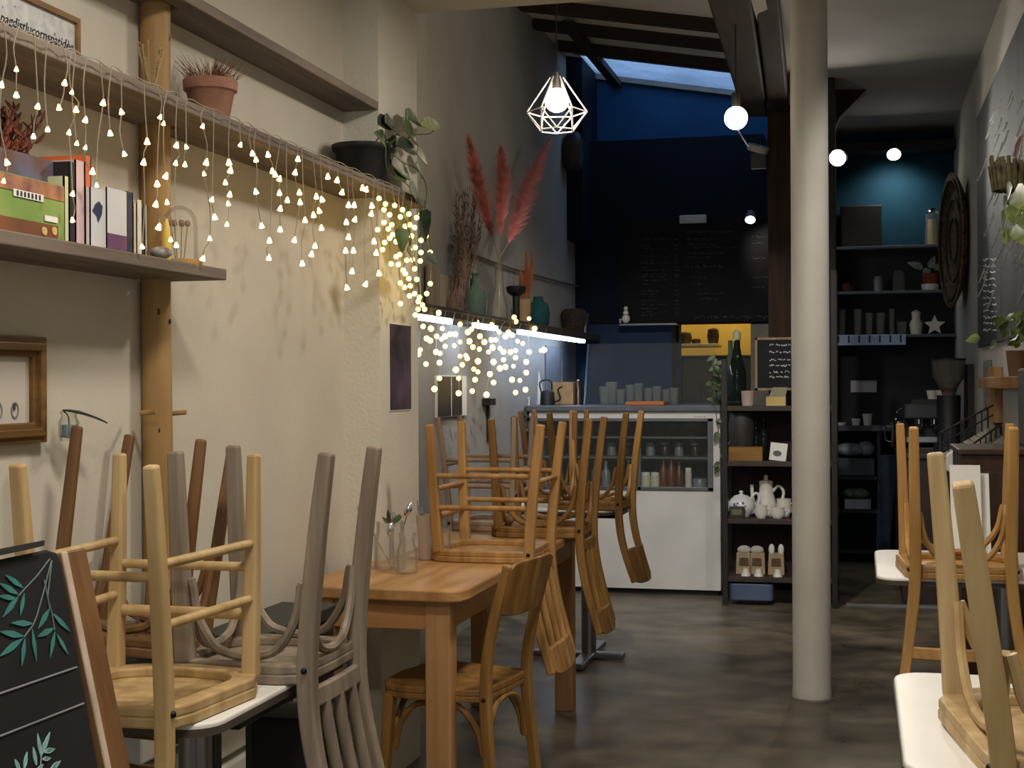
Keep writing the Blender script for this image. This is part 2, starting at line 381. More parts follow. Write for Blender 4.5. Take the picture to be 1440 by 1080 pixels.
# ------------------------------------------------------------------ chairs
def woodset(k):
    P = {'honey': ((190, 148, 92), (146, 104, 56)), 'light': ((200, 172, 124), (162, 132, 86)), 'grey': ((156, 142, 124), (108, 94, 80)),
         'brown': ((132, 96, 60), (90, 62, 36)), 'pink': ((180, 156, 134), (148, 122, 100)), 'amber': ((190, 148, 86), (150, 108, 54)),
         'ochre': ((166, 124, 68), (118, 84, 42)), 'straw': ((198, 172, 126), (164, 136, 90))}[k]
    return wood('chair_'+k, P[0], P[1], .45, 'z', 8)
SH = .452
def chair(label, x, y, phi, style='bow', back='slats', tone='honey', zt=.75, inverted=True, wr=.135, wf=.16, D=.15, spr=.02, spf=.02, group=None, tilt=None, H_back=.82, leg_r=.0165, lean=.075, bs=.006):
    """bistro chair; local frame: back toward -y, floor z = 0, seat top z = SH. Inverted ones rest seat-down on a table top."""
    if inverted:
        M = Matrix.Translation((x, y, zt)) @ (tilt or Matrix.Identity(4)) @ Matrix.Rotation(phi, 4, 'Z') @ Matrix.Rotation(PI, 4, 'Y') @ Matrix.Translation((0, 0, -SH-.001))
    else:
        M = Matrix.Translation((x, y, zt)) @ Matrix.Rotation(phi, 4, 'Z')
    t = thing('bistro_chair', label, 'chair', group=group, M=M)
    m = woodset(tone)
    sq = style == 'rod'
    sides = 4
    leg_r = leg_r*.92
    # seat: plate with a frame ring underneath
    outer = []
    def seat_outline(g, z):
        a, b = wr+.028+g, wf+.03+g; y0, y1 = -D-.012-g, D+.045+g
        pts = [(-a, y0+.05), (-a+.012, y0+.014), (-a+.05, y0), (0, y0-.004), (a-.05, y0), (a-.012, y0+.014), (a, y0+.05), (b, y1-.09), (b-.02, y1-.035), (b-.07, y1-.004), (0, y1+.012), (-b+.07, y1-.004), (-b+.02, y1-.035), (-b, y1-.09)]
        return [Vector((p[0], p[1], z)) for p in pts]
    MB().prism(seat_outline(0, SH-.02), (0, 0, .02)).build('seat', m, t, local=True, bevel=.004)
    so = seat_outline(-.001, SH-.038); MB().loopring(so, [Vector((p.x*.76, (p.y-.015)*.76+.015, p.z)) for p in so], (0, 0, .019)).build('seat_frame', m, t, local=True, bevel=.004)
    for s in (-1, 1):
        top = H_back-.01
        pts = [(s*(wr+spr), -D-.055, 0), (s*(wr+spr*.5), -D-.03, .2), (s*wr, -D-.012, SH-.02), (s*(wr+.002+bs*.3), -D-.03, .60), (s*(wr+bs), -D-lean-.012, top)]
        sp = smoothpath(pts, 5)
        rr = [leg_r*(.86+.2*math.sin(PI*min(1, i/(len(sp)-1)*1.0))) for i in range(len(sp))]
        rp = MB().tube(sp, rr, sides, up=(1, 0, 0)).build('rear_post', m, t, local=True, bevel=.005)
        MB().sphere((s*(wr+leg_r*.95), -D-.012, SH-.028), .0065, 8, 6).build('bolt', dark_metal, rp, smooth=True, local=True)
        fp = smoothpath([(s*(wf+spf), D+.02, 0), (s*(wf+spf*.45), D+.012, .2), (s*wf, D, SH-.03)], 5)
        MB().tube(fp, [leg_r*(.82+.3*i/(len(fp)-1)) for i in range(len(fp))], sides, up=(1, 0, 0)).build('leg', m, t, local=True, bevel=.005)
    fl = [Vector((-wf, D, 0)), Vector((wf, D, 0)), Vector((wr, -D-.012, 0)), Vector((-wr, -D-.012, 0))]
    if style == 'bow':
        for i in range(4):
            a, b = fl[i], fl[(i+1) % 4]; inn = -(a+b).normalized()*.004 if (a+b).length > 0 else Vector((0, 0, 0))
            d = (b-a); u = d.normalized()*.016; zs = SH-.046
            A = a+u; B = b-u
            q = lambda f, z: A.lerp(B, f)+inn+Vector((0, 0, z))
            pts = [q(-.02, zs-.15), q(0, zs-.13), q(.05, zs-.075), q(.2, zs-.02), q(.36, zs-.004), q(.5, zs), q(.64, zs-.004), q(.8, zs-.02), q(.95, zs-.075), q(1, zs-.13), q(1.02, zs-.15)]
            MB().tube(smoothpath(pts, 3), .0095, 7).build('bow_brace', m, t, smooth=True, local=True)
    else:
        def rod(a, b, z, r=.009, fx=None):
            f = 1-z/SH
            def ext(p, front):
                s = 1 if p.x > 0 else -1
                return Vector((p.x+s*(spf if front else spr)*f*.8, p.y+(.02 if front else -.035)*f, z))
            A = ext(fl[a], a < 2); B = ext(fl[b], b < 2)
            MB().tube([A, B], r, 8, flat=fx).build('stretcher', m, t, smooth=True, local=True)
        for z in (.17, .275): rod(1, 2, z); rod(3, 0, z)
        rod(0, 1, .215); rod(0, 1, .305, .011); rod(2, 3, .19)
    # back
    yb = lambda z: -D-.012-(lean)*max(0, (z-SH)/(H_back-SH))**1.25
    def rail(z0, z1, bow, th=.016, ext=.0, name='back_rail', rnd=False):
        o = []; n = 10; a = wr+ext+max(0, bs-.006)*max(0, (z0-SH)/(H_back-SH))
        top = []
        for k in range(n+1):
            f = k/n*2-1; o.append((f*a, -bow*(1-f*f)))
        b = MB()
        front = [[Vector((px, yb(z)+py+th/2, z)) for px, py in o] for z in (z0, z1)]; rear = [[Vector((px, yb(z)+py-th/2, z)) for px, py in o] for z in (z0, z1)]
        if rnd:
            for lst in (front, rear):
                for k in range(n+1):
                    f = abs(k/n*2-1); lst[1][k] -= Vector((0, 0, .03*f**6)); lst[0][k] += Vector((0, 0, .02*f**6))
        v = [[b.ring(r) for r in front], [b.ring(r) for r in rear]]
        for k in range(n):
            b.bm.faces.new((v[0][0][k], v[0][0][k+1], v[0][1][k+1], v[0][1][k])); b.bm.faces.new((v[1][0][k+1], v[1][0][k], v[1][1][k], v[1][1][k+1]))
            b.bm.faces.new((v[0][1][k], v[0][1][k+1], v[1][1][k+1], v[1][1][k])); b.bm.faces.new((v[0][0][k+1], v[0][0][k], v[1][0][k], v[1][0][k+1]))
        for k in (0, n): b.bm.faces.new((v[0][0][k], v[0][1][k], v[1][1][k], v[1][0][k]))
        return b.build(name, m, t, local=True, bevel=.004, smooth=True)
    if back == 'slats':
        rail(H_back-.095, H_back, .02, .018, .012, 'crest_rail', True)
        rail(SH+.012, SH+.05, .006, .016)
        for s in (-.5, 0, .5):
            zz = [SH+.045, .55, .63, H_back-.085]
            MB().tube(smoothpath([(s*wr*1.05, yb(z)-.004, z) for z in zz], 4), .0135, 8, flat=.55, up=(1, 0, 0)).build('back_slat', m, t, smooth=True, local=True)
    elif back == 'panel':
        rail(H_back-.165, H_back, .03, .014, .02, 'crest_panel', True)
    else:
        rail(H_back-.075, H_back, .05, .022, .016, 'crest_rail', True)
        rail(.645, .68, .02, .014)
    return t
# ------------------------------------------------------------------ tables
def pedestal_table(label, x0, x1, y0, y1, bar_y=None):
    cx, cy = (x0+x1)/2, (y0+y1)/2
    t = thing('cafe_table', label, 'table', (cx, cy, 0))
    MB().prism(rrect(cx, cy, x1-x0, y1-y0, .06, .728), (0, 0, .022)).build('tabletop', white_lam, t, bevel=.004)
    MB().loopring(rrect(cx, cy, x1-x0+.004, y1-y0+.004, .062, .7275), rrect(cx, cy, x1-x0-.004, y1-y0-.004, .058, .7275), (0, 0, .014)).build('edge_band', mat('table_edge', (70, 60, 50), .6), t)
    MB().lathe([(.036, .02), (.036, .70)], (cx+.075, cy, 0), 24).build('column', steel, t, smooth=True)
    MB().box((cx+.075, cy, .713), (.34, .34, .028)).build('top_plate', dark_metal, t, bevel=.004)
    f = MB().box((cx, cy, .022), (x1-x0-.02, .06, .03)).box((cx+.075, cy, .022), (.06, y1-y0-.05, .03))
    f.build('foot', steel, t, bevel=.006)
    return t
pedestal_table('white laminate pedestal table beside the folding chalkboard with three chairs stacked on it', -1.63, -1.088, 2.245, 2.945)
pedestal_table('small white pedestal table beyond the long wooden table, in front of the display case', -1.62, -1.10, 6.45, 7.12)
pedestal_table('white laminate table carrying the pale straw chair, beside the long chalkboard wall', .062, .68, 2.22, 2.98)
pedestal_table('white laminate table with an amber chair and napkins on top, behind the straw chair', .045, .68, 4.40, 5.14)
# long wooden table
wt = wood('oak_table', (194, 150, 98), (158, 114, 68), .4, 'y', 7)
wt2 = wood('oak_table_frame', (188, 144, 98), (156, 112, 70), .55, 'z', 7)
tx0, tx1, ty0, ty1 = -1.605, -1.09, 3.88, 5.78
tb = thing('wooden_table', 'long honey oak table with square legs set along the shelf wall', 'table', ((tx0+tx1)/2, (ty0+ty1)/2, 0))
MB().prism([Vector((tx0, ty0, .717)), Vector((tx1-.05, ty0-.02, .717)), Vector((tx1-.012, ty0, .717)), Vector((tx1, ty0+.045, .717)), Vector((tx1, ty1-.03, .717)), Vector((tx1-.03, ty1, .717)), Vector((tx0, ty1, .717))], (0, 0, .033)).build('tabletop', wt, tb, bevel=.005)
for xx, yy in ((tx0+.07, ty0+.06), (tx1-.09, ty0+.06), (tx0+.07, ty1-.07), (tx1-.09, ty1-.07)):
    MB().span((xx-.037, yy-.037, 0), (xx+.037, yy+.037, .717)).build('leg', wt2, tb, bevel=.004)
wtx = wood('oak_apron', (190, 142, 92), (158, 112, 66), .5, 'x', 7)
for a, b in (((tx0+.04, ty0+.03, .63), (tx1-.055, ty0+.052, .717)), ((tx0+.04, ty1-.06, .63), (tx1-.055, ty1-.038, .717))): MB().span(a, b).build('apron', wtx, tb, bevel=.002)
for a, b in (((tx0+.035, ty0+.04, .63), (tx0+.057, ty1-.05, .717)), ((tx1-.082, ty0+.04, .63), (tx1-.057, ty1-.05, .717))): MB().span(a, b).build('apron', wt, tb, bevel=.002)
# chairs up on the tables (phi turns the back: 0 = towards the street end)
chair('light wooden chair with a bolt-headed post upturned on the white table beside the folding chalkboard', -1.272, 2.36, 0, 'rod', 'crest', 'light', wr=.125, wf=.142, D=.15, spr=.0, spf=.0, leg_r=.0175)
chair('weathered grey chair with a slatted back hung over the aisle edge of the white table', -1.19, 2.745, PI/2, 'bow', 'slats', 'grey', wr=.14, wf=.135, D=.125, spr=.0, spf=.0, leg_r=.0215)
chair('brown chair upturned and tilted against the shelf wall behind the light one', -1.515, 2.76, PI+.2, 'bow', 'crest', 'brown', zt=.777, wr=.12, wf=.13, D=.125, spr=.0, spf=.0, tilt=Matrix.Rotation(math.radians(8), 4, Vector((-.75, .6, 0))), leg_r=.0165)
chair('honey chair with twin side rods upturned on the wooden table beside the cutlery jars', -1.21, 4.675, PI/2, 'rod', 'slats', 'honey', wr=.165, wf=.165, D=.148, spr=.01, spf=.03, leg_r=.020)
chair('honey chair upturned on the wooden table, last one with its back over the aisle', -1.195, 5.42, PI/2, 'bow', 'slats', 'ochre', wr=.14, wf=.15, D=.15, spf=.035, leg_r=.0195)
chair('pale pinkish chair upturned on the wooden table by the wall photos', -1.47, 5.62, -PI/2, 'rod', 'crest', 'pink', wr=.14, wf=.14, D=.12, leg_r=.014)
chair('golden chair with a rounded crest hanging over the edge of the small white table', -1.225, 6.62, math.radians(86), 'bow', 'panel', 'ochre', H_back=.79, wr=.14, wf=.15, D=.14, spf=.05, leg_r=.020)
chair('brown chair upturned on the small white table close to the trailing plant', -1.47, 6.95, -PI/2, 'bow', 'crest', 'brown', wr=.13, wf=.13, D=.1, leg_r=.0175)
chair('upright ochre chair with a wide crest panel tucked under the wooden table', -1.185, 4.15, math.radians(80), 'bow', 'panel', 'ochre', zt=0, inverted=False, wr=.15, wf=.17, D=.145, spr=.02, spf=.03, H_back=.825, leg_r=.019)
chair('amber chair upturned on the white table in front of the dark brown cabinet', .29, 4.55, 0, 'bow', 'crest', 'amber', wr=.135, wf=.155, D=.165, spr=.004, spf=.012, leg_r=.0205, bs=.045)
chair('pale straw chair with splayed legs upturned on the white table', .366, 2.39, 0, 'bow', 'crest', 'straw', wr=.165, wf=.21, D=.19, spr=.06, spf=.03, leg_r=.0225, tilt=Matrix.Rotation(math.radians(2.6), 4, 'X'))
# things under / between the near tables
bx = thing('storage_bench', 'black topped low bench standing between the white table and the wooden table', 'bench', (-1.53, 3.5, 0))
MB().span((-1.59, 3.2, .69), (-1.42, 3.74, .725)).build('bench_top', mat('black_green_top', (30, 36, 34), .5), bx, bevel=.005)
for y in (3.24, 3.70):
    for x in (-1.565, -1.445): MB().span((x-.02, y-.02, 0), (x+.02, y+.02, .69)).build('leg', black, bx, bevel=.003)
rd = thing('wall_radiator', 'low white slatted radiator along the wall under the tables', 'radiator', (-1.6, 3.75, .12))
for i in range(4): MB().span((-1.665, 2.95, .18+.095*i), (-1.60, 4.95, .255+.095*i)).build('slat', white_paint, rd, bevel=.008)
MB().span((-1.668, 3.05, 0), (-1.64, 3.1, .55)).span((-1.668, 4.8, 0), (-1.64, 4.85, .55)).build('bracket', dark_metal, rd)
tag(MB().span((-1.245, 2.76, .0), (-1.10, 2.93, .64)).build('crate', mat('dark_crate', (24, 24, 26), .8, var=.3), bevel=.01), 'dark crate standing on the floor behind the steel table column', 'crate')
# ------------------------------------------------------------------ shelf wall
POLE = PX(221, 500, XW+.036)
def board(name, label, x0, x1, y0, y1, z0, z1, notch=True, ear=None):
    if notch:
        py = POLE.y; r = .042
        poly = [(x0, y0), (x1, y0), (x1, y1), (x0, y1), (x0, py+r), (XW+.078, py+r), (XW+.078, py-r), (x0, py-r)]
    else: poly = [(x0, y0), (x1, y0), (x1, y1), (x0, y1)]
    if ear: poly = [(x0, y0), (x1, y0), (x1, ear), (XP+.002, ear), (XP+.002, YP0-.002), (x0, YP0-.002)] if not notch else [(x0, y0), (x1, y0), (x1, ear), (XP+.002, ear), (XP+.002, YP0-.002), (x0, YP0-.002), (x0, POLE.y+.042), (XW+.078, POLE.y+.042), (XW+.078, POLE.y-.042), (x0, POLE.y-.042)]
    return tag(MB().prism([Vector((x, y, z0)) for x, y in poly], (0, 0, z1-z0)).build(name, shelf_wood, bevel=.003), label, 'shelf')
zU = 2.243; zM = PX(560, 265, XS).z; zL = 1.587; XU = XP
yLend = PX(319, 385, XS).y; yMend = PX(601, 291, XS).y
board('wall_shelf', 'long grey board shelf high on the wall, butting against the pier', XW, XU, .6, YP0-.002, zU, zU+.028)
board('wall_shelf', 'long grey board shelf carrying the terracotta pot, black pot and icicle lights', XW, XS, .6, yMend, zM-.027, zM, ear=yMend)
board('wall_shelf', 'short grey board shelf carrying the books and the glass dome', XW, XS, .6, yLend, zL, zL+.027)
pl = wood('pole_pine', (176, 142, 90), (140, 106, 62), .55, 'z', 6)
zz = [0, .5, 1.1, 1.5, 1.7, 2.2, ZC]
pole = thing('wooden_pole', 'round pine pole running up the wall through the board shelves', 'pole', (POLE.x, POLE.y, 0))
MB().tube([(POLE.x+.002*math.sin(z*3), POLE.y+.003*math.sin(z*2), z) for z in zz], [.035, .036, .036, .035, .0355, .036, .037], 20).build('shaft', pl, pole, smooth=True)
kn = mat('wood_knot', (74, 48, 24), .7)
for u, v, r in ((209, 436, .006), (229, 451, .005), (220, 606, .004), (208, 140, .005), (233, 52, .006)):
    q = PX(u, v, POLE.x+.035); d = Vector((.8, -.6, 0)); c = Vector((POLE.x, POLE.y, q.z))+Vector((.0345, 0, 0)) if u > 222 else Vector((POLE.x, POLE.y, q.z))+Vector((.02, -.0285, 0))
    MB().sphere(c, r, 8, 6, (.5, .7, 1.3)).build('knot', kn, pole, smooth=True)
for u, v in ((203, 581), (241, 582)):
    q = PX(u, v, POLE.x+.01); MB().tube([Vector((POLE.x, q.y, q.z)), Vector((POLE.x+.045, q.y+(.01 if u > 220 else -.008), q.z+.004))], .006, 7).build('peg', pl, pole, smooth=True)
# framed script poster, top corner
def on_wall(x): return lambda u, v: PX(u, v, x)
q = on_wall(XW+.012); a = q(106, 33)
fy1 = a.y; fz1 = a.z; fy0 = fy1-.62; fz0 = zM+.004
pf = thing('framed_poster', 'white speckled script poster in a thin wood frame leaning above the light string', 'framed poster', (XW+.01, fy1-.3, fz0))
MB().span((XW+.002, fy0, fz0), (XW+.010, fy1, fz1)).build('print', mat('speckled_print', (212, 210, 206), .8, var=.0, scale=40, col2=(176, 176, 178)), pf)
MB().span((XW+.001, fy1, fz0), (XW+.018, fy1+.012, fz1+.012)).span((XW+.001, fy0, fz1), (XW+.018, fy1, fz1+.012)).span((XW+.001, fy0-.012, fz0), (XW+.018, fy0, fz1+.012)).build('frame', wood('thin_frame', (150, 112, 72), (110, 80, 48), .6, 'y'), pf)
tz = PX(100, 66, XW+.011); t0 = PX(-2, 30, XW+.011)
text_mesh('pagdistlucornspatidèe', .031, axes((XW+.0106, tz.y-.262, tz.z-.009), (0, 1, 0), (0, 0, 1)), 'lettering', mat('ink', (40, 38, 40), .8), pf, shear=.25)
sp = MB()
for i in range(46):
    yy = random.uniform(fy0+.02, fy1-.02); z = random.uniform(fz0+.02, fz1-.02); r = random.choice((.0018, .002, .0035))
    sp.prism([Vector((XW+.0101, yy+math.cos(a)*r, z+math.sin(a)*r)) for a in [k*PI/3 for k in range(6)]], (.0005, 0, 0))
tag(sp.build('fleck', mat('fleck_grey', (120, 120, 124), .8), pf), None, None, kind='stuff')
# terracotta pot with dry grass
def on_shelf(u, v, z, x): p = PX(u, v, x); return Vector((x, p.y, z))
def pot(name, label, cat, c, prof, m, soil=None, sides=28):
    t = thing(name, label, cat, c)
    MB().lathe(prof, c, sides, cap=False).build('pot', m, t, smooth=True)
    return t
c = on_shelf(296, 171, zM, -1.572)
t = pot('terracotta_pot', 'terracotta pot of dry brown grass standing on the long shelf beside the pole', 'potted plant', c,
        [(a*.79, b*.79) for a, b in [(0, .001), (.053, .001), (.056, .012), (.074, .105), (.078, .108), (.084, .112), (.086, .142), (.082, .146), (.076, .142), (.072, .12), (0, .118)]], terracotta)
MB().lathe([(0, .093), (.057, .095), (.03, .103), (0, .104)], c, 20, cap=False).build('soil', mat('dry_soil', (70, 52, 38), .95, var=.3, scale=60, bump=.5), t)
g = MB()
for i in range(190):
    a = random.uniform(0, 2*PI); r = random.uniform(0, .055); L = random.uniform(.035, .09); b = c+Vector((math.cos(a)*r, math.sin(a)*r, .095))
    le = Vector((math.cos(a)*.35+random.uniform(-.3, .3), math.sin(a)*.35+random.uniform(-.3, .3), 1)).normalized()
    g.tube([b, b+le*L*.6, b+le*L+Vector((math.cos(a)*.012, math.sin(a)*.012, -.004))], [.0012, .001, .0004], 3)
tag(g.build('dry_grass', mat('dry_grass', (128, 86, 60), .9, var=.35, scale=30), t), None, None, kind='stuff')
# wiry air plant by the pole
c = on_shelf(212, 138, zM, -1.535)
g = MB()
for i in range(15):
    a = random.uniform(0, 2*PI); L = random.uniform(.06, .16); o = Vector((0, math.cos(a), 0))+Vector((.25*math.sin(a), 0, 0))
    pts = [c+Vector((0, random.uniform(-.015, .015), .002))]
    for k in range(1, 7):
        f = k/6; pts.append(c+o*L*(.25*math.sin(f*2.6))*1.3+o*.02*f+Vector((0, 0, L*(math.sin(f*1.9))*.95)))
    g.tube(smoothpath(pts, 3), .0014, 4)
tag(g.build('air_plant', mat('dry_tendril', (168, 146, 104), .8, var=.2)), 'wiry dry air plant curling in front of the pole on the long shelf', 'air plant')
# black pot with trailing pothos
c = on_shelf(510, 245, zM, -1.555)
t = pot('pothos_pot', 'black plastic pot with a trailing pothos at the end of the long shelf', 'potted plant', c,
        [(0, .001), (.072, .001), (.075, .008), (.088, .098), (.094, .104), (.100, .112), (.100, .124), (.094, .124), (.085, .112), (0, .108)], mat('black_plastic', (20, 20, 23), .45))
MB().lathe([(.080, .0), (.092, .004), (.094, .012), (.090, .012), (.08, .006)], c, 24).build('saucer', MATS['black_plastic'], t, smooth=True)
rim = c+Vector((.01, .03, .115))
def vine(pts, name='vine', lm=leaf_m, n=5, size=.06, par=None, w=.8, r=.002):
    sp = smoothpath(pts, 5); s = MB().tube(sp, r, 5).build('vine_stem', mat('vine_stem', (84, 92, 52), .6), par, smooth=True)
    return sp
pv = lambda u, v, x=-1.47: PX(u, v, x)
vine([rim, pv(541, 190), pv(545, 240), pv(575, 262), pv(596, 300), pv(606, 350)], par=t)
vine([rim, pv(548, 215), pv(566, 228), pv(588, 240), pv(600, 270), pv(590, 335, -1.46)], par=t)
vine([rim, pv(560, 205), pv(580, 190), pv(604, 188), pv(614, 178)], par=t)
vine([rim, pv(556, 190), pv(572, 172), pv(576, 163)], par=t)
leaves = [((541, 172), (569, 184), .062), ((570, 162), (601, 172), .055), ((566, 178), (596, 200), .085), ((592, 176), (636, 170), .045), ((546, 196), (556, 232), .07),
          ((548, 228), (588, 246), .085), ((560, 204), (598, 210), .055), ((586, 215), (606, 230), .045), ((584, 232), (598, 250), .04), ((532, 175), (560, 168), .05),
          ((576, 268), (602, 294), .085), ((566, 300), (586, 345), .095), ((590, 298), (604, 340), .08), ((562, 320), (568, 355), .05), ((572, 352), (590, 372), .045), ((600, 362), (624, 366), .04),
          ((540, 200), (530, 185), .05), ((556, 250), (572, 240), .05)]
for i, (b, tp, w) in enumerate(leaves):
    x = (-1.47 if b[1] < 260 else -1.44)+random.uniform(-.03, .035)
    MB().leaf(pv(*b, x), pv(*tp, x+random.uniform(-.02, .02)), w*1.25, (.8, -.5, .35), heart=True).build('leaf', leaf_l if i == 3 else (leaf_m if i % 3 else leaf_d), t, smooth=True)
# books and objects on the lower shelf
zB = zL+.028
def book(label, u0, u1, vtop, xf, depth, cov, pages=(226, 218, 200), tilt=0, face=None, group='books on the short shelf', th=None):
    """spine-out book: spine on the plane x = xf between image columns u0 and u1"""
    y0, y1 = PX(u0, vtop, xf).y, PX(u1, vtop, xf).y; z1 = PX((u0+u1)/2, vtop, xf).z
    t = thing('book', label, 'book', ((xf-depth/2), (y0+y1)/2, zB), group)
    k = min(.003, (y1-y0)*.2)
    m = cov if not isinstance(cov, tuple) else mat('cover_%d_%d_%d' % cov, cov, .55, var=.06, scale=10)
    MB().span((xf-depth, y0, zB), (xf, y0+k, z1)).span((xf-depth, y1-k, zB), (xf, y1, z1)).span((xf-k, y0, zB), (xf, y1, z1)).build('cover', m, t)
    MB().span((xf-depth+.004, y0+k, zB+.003), (xf-k-.0005, y1-k, z1-.003)).build('pages', mat('page_edges', pages, .9), t)
    return t, y0, y1, z1
XF = -1.50
def facing(label, u0, u1, vtop, xf, th, m, nm='book', cat='book', group='books on the short shelf', extra=None):
    y0, y1 = PX(u0, vtop, xf).y, PX(u1, vtop, xf).y; z1 = PX(u1, vtop, xf).z
    t = thing(nm, label, cat, (xf-th/2, (y0+y1)/2, zB), group)
    MB().span((xf-.0025, y0, zB), (xf, y1, z1)).span((xf-th, y0, zB), (xf-th+.0025, y1, z1)).span((xf-th, y0, zB), (xf, y0+.002, z1)).build('cover', m, t)
    MB().span((xf-th+.0025, y0+.002, zB+.002), (xf-.0026, y1-.003, z1-.002)).build('pages', mat('page_edges', (226, 218, 200), .9), t)
    return t, y0, y1, z1
t, y0, y1, z1 = facing('blue and brown illustrated book standing behind the green picture book', -40, 94, 232, -1.535, .022, mat('blue_brown_cover', (92, 120, 160), .5, col2=(96, 62, 48), scale=9))
t, y0, y1, z1 = facing('green picture book facing out at the street end of the short shelf', -40, 90, 262, -1.492, .012, mat('green_cover', (148, 168, 88), .5, col2=(96, 132, 52), scale=5))
xa = -1.4915; cy = (y0+y1)/2; ly0, ly1 = PX(-30, 270, xa).y, PX(86, 270, xa).y; zb0 = PX(40, 280, xa).z
MB().span((xa, y0+.002, PX(60, 277, xa).z), (xa+.001, y1-.002, z1-.002)).build('picture_panel', mat('cover_picture', (196, 140, 80), .6, col2=(106, 60, 70), scale=22), t)
MB().span((xa+.001, PX(18, 275, xa).y, PX(40, 280, xa).z), (xa+.002, PX(60, 275, xa).y, PX(40, 270, xa).z)).build('title_band', paper, t)
lt = MB()
for i in range(7): yy = PX(22+i*5.2, 275, xa).y; lt.span((xa+.002, yy, PX(40, 278.5, xa).z), (xa+.0026, yy+.006, PX(40, 271.5, xa).z))
lt.build('title_lettering', mat('ink', (40, 38, 40), .8), t)
MB().span((xa+.001, PX(62, 310, xa).y, PX(70, 312, xa).z), (xa+.002, PX(80, 310, xa).y, PX(70, 304, xa).z)).build('barcode_label', paper, t)
t, *_ = facing('flat brown box with two round eyes under the green book', -40, 82, 318, -1.486, .035, mat('brown_box', (120, 70, 34), .6, var=.2), 'card_box', 'box', None)
for u in (62, 76): q = PX(u, 325, -1.486); MB().lathe([(.0, .0), (.008, 0), (.008, .002), (0, .002)], (0, 0, 0), 14, M=Matrix.Translation(q) @ Matrix.Rotation(PI/2, 4, 'Y')).build('eye_ring', mat('eye_cream', (210, 180, 110), .6), t)
book('thin pale yellow book spine beside the green picture book', 90, 97, 248, XF, .15, (206, 208, 160))
book('black spined book between the pale yellow and pink ones', 97, 106, 228, XF, .16, (30, 28, 32))
book('pale pink paperback between the black and orange spines', 106, 119, 226, XF, .16, (206, 178, 180))
book('tall orange spined book on the short shelf', 119, 128, 219, XF, .165, (206, 100, 52))
t, y0, y1, z1 = facing('white book with a dark blue figure facing out beside the orange spine', 127, 152, 269, -1.487, .012, mat('white_cover', (206, 204, 204), .5, var=.05))
q = lambda u, v: PX(u, v, -1.4862)
MB().prism([q(130, 296), q(134, 287), q(139, 283), q(144, 290), q(143, 302), q(138, 313), q(136, 304)], (.0006, 0, 0)).build('cover_figure', mat('figure_blue', (36, 38, 78), .6), t)
t, y0, y1, z1 = facing('white book with a purple lower band facing out next to the blue figure cover', 150, 178, 270, -1.482, .03, MATS['white_cover'])
MB().span((-1.482, y0+.001, zB), (-1.4812, y1, PX(165, 330, -1.482).z)).build('purple_band', mat('band_purple', (100, 56, 96), .6), t)
book('dark navy spined book after the purple banded cover', 178, 187, 270, XF, .15, (36, 42, 66))
book('thin cream paperback leaning after the navy spine', 187, 192, 285, XF, .13, (196, 186, 160))
book('white spined paperback in the last row before the pole', 192, 200, 281, XF, .13, (204, 198, 186))
book('thin black spined paperback beside the stone', 200, 203, 292, XF, .12, (48, 48, 52))
book('grey paperback last in the row, touching the pole', 203, 208, 288, XF, .12, (150, 146, 138))
c = on_shelf(226, 350, zB, -1.50)
tag(MB().sphere(c+Vector((0, 0, .014)), .024, 18, 12, (1, 1.15, .58)).build('pebble', mat('speckled_stone', (172, 166, 158), .7, col2=(86, 86, 92), scale=70), smooth=True), 'speckled grey stone on the short shelf at the foot of the pole', 'stone')
c = on_shelf(253, 358, zB, -1.545)
t = thing('glass_dome', 'glass dome with dried stems at the end of the short shelf', 'glass dome', c)
MB().lathe([(.05, 0), (.052, .004), (.052, .012), (.048, .014)], c, 24).build('base', wood('dome_base', (190, 152, 92), (150, 112, 60), .5, 'x'), t, smooth=True)
MB().lathe([(.042, .013), (.042, .09), (.038, .115), (.026, .132), (.01, .14), (.0, .141)], c, 24, cap=False).build('dome', clear, t, smooth=True)
s = MB()
for i in range(7):
    a = i*.9; s.tube([c+Vector((.01*math.cos(a), .01*math.sin(a), .014)), c+Vector((.02*math.cos(a), .02*math.sin(a), .1))], .001, 4); s.sphere(c+Vector((.02*math.cos(a), .02*math.sin(a), .1)), .007, 6, 5)
s.build('dried_stems', mat('dried_stem', (150, 120, 84), .9, var=.2), t)
c = on_shelf(234, 330, zB, -1.515)
tag(MB().lathe([(.0, 0), (.010, 0), (.011, .05), (.006, .085), (.003, .095), (0, .096)], c, 12).build('candle', mat('yellow_wax', (226, 190, 84), .5), smooth=True), 'slim yellow candle standing between the pole and the glass dome', 'candle')
# red dried plant behind the books
c = on_shelf(-8, 300, zB, -1.6)
t = thing('dried_bouquet', 'rust red dried bouquet rising behind the green picture book', 'dried flowers', c)
MB().lathe([(0, 0), (.04, 0), (.045, .06), (.03, .1)], c, 16).build('vase', terracotta, t, smooth=True)
s = MB()
for i in range(36):
    a = random.uniform(0, 2*PI); f = random.uniform(.2, 1); tip = c+Vector((.05*math.cos(a)*f, .12*math.sin(a)*f+.05, random.uniform(.16, .27)))
    b = c+Vector((0, 0, .09)); s.tube([b, b.lerp(tip, .6)+Vector((0, 0, .02)), tip], [.002, .0015, .0012], 4)
    for k in range(5): p = b.lerp(tip, .55+.1*k); s.leaf(p, p+Vector((random.uniform(-.02, .02), random.uniform(-.025, .025), .022)), .009, (1, 0, 0))
tag(s.build('sprays', mat('rust_spray', (122, 58, 34), .85, var=.3), t), None, None, kind='stuff')
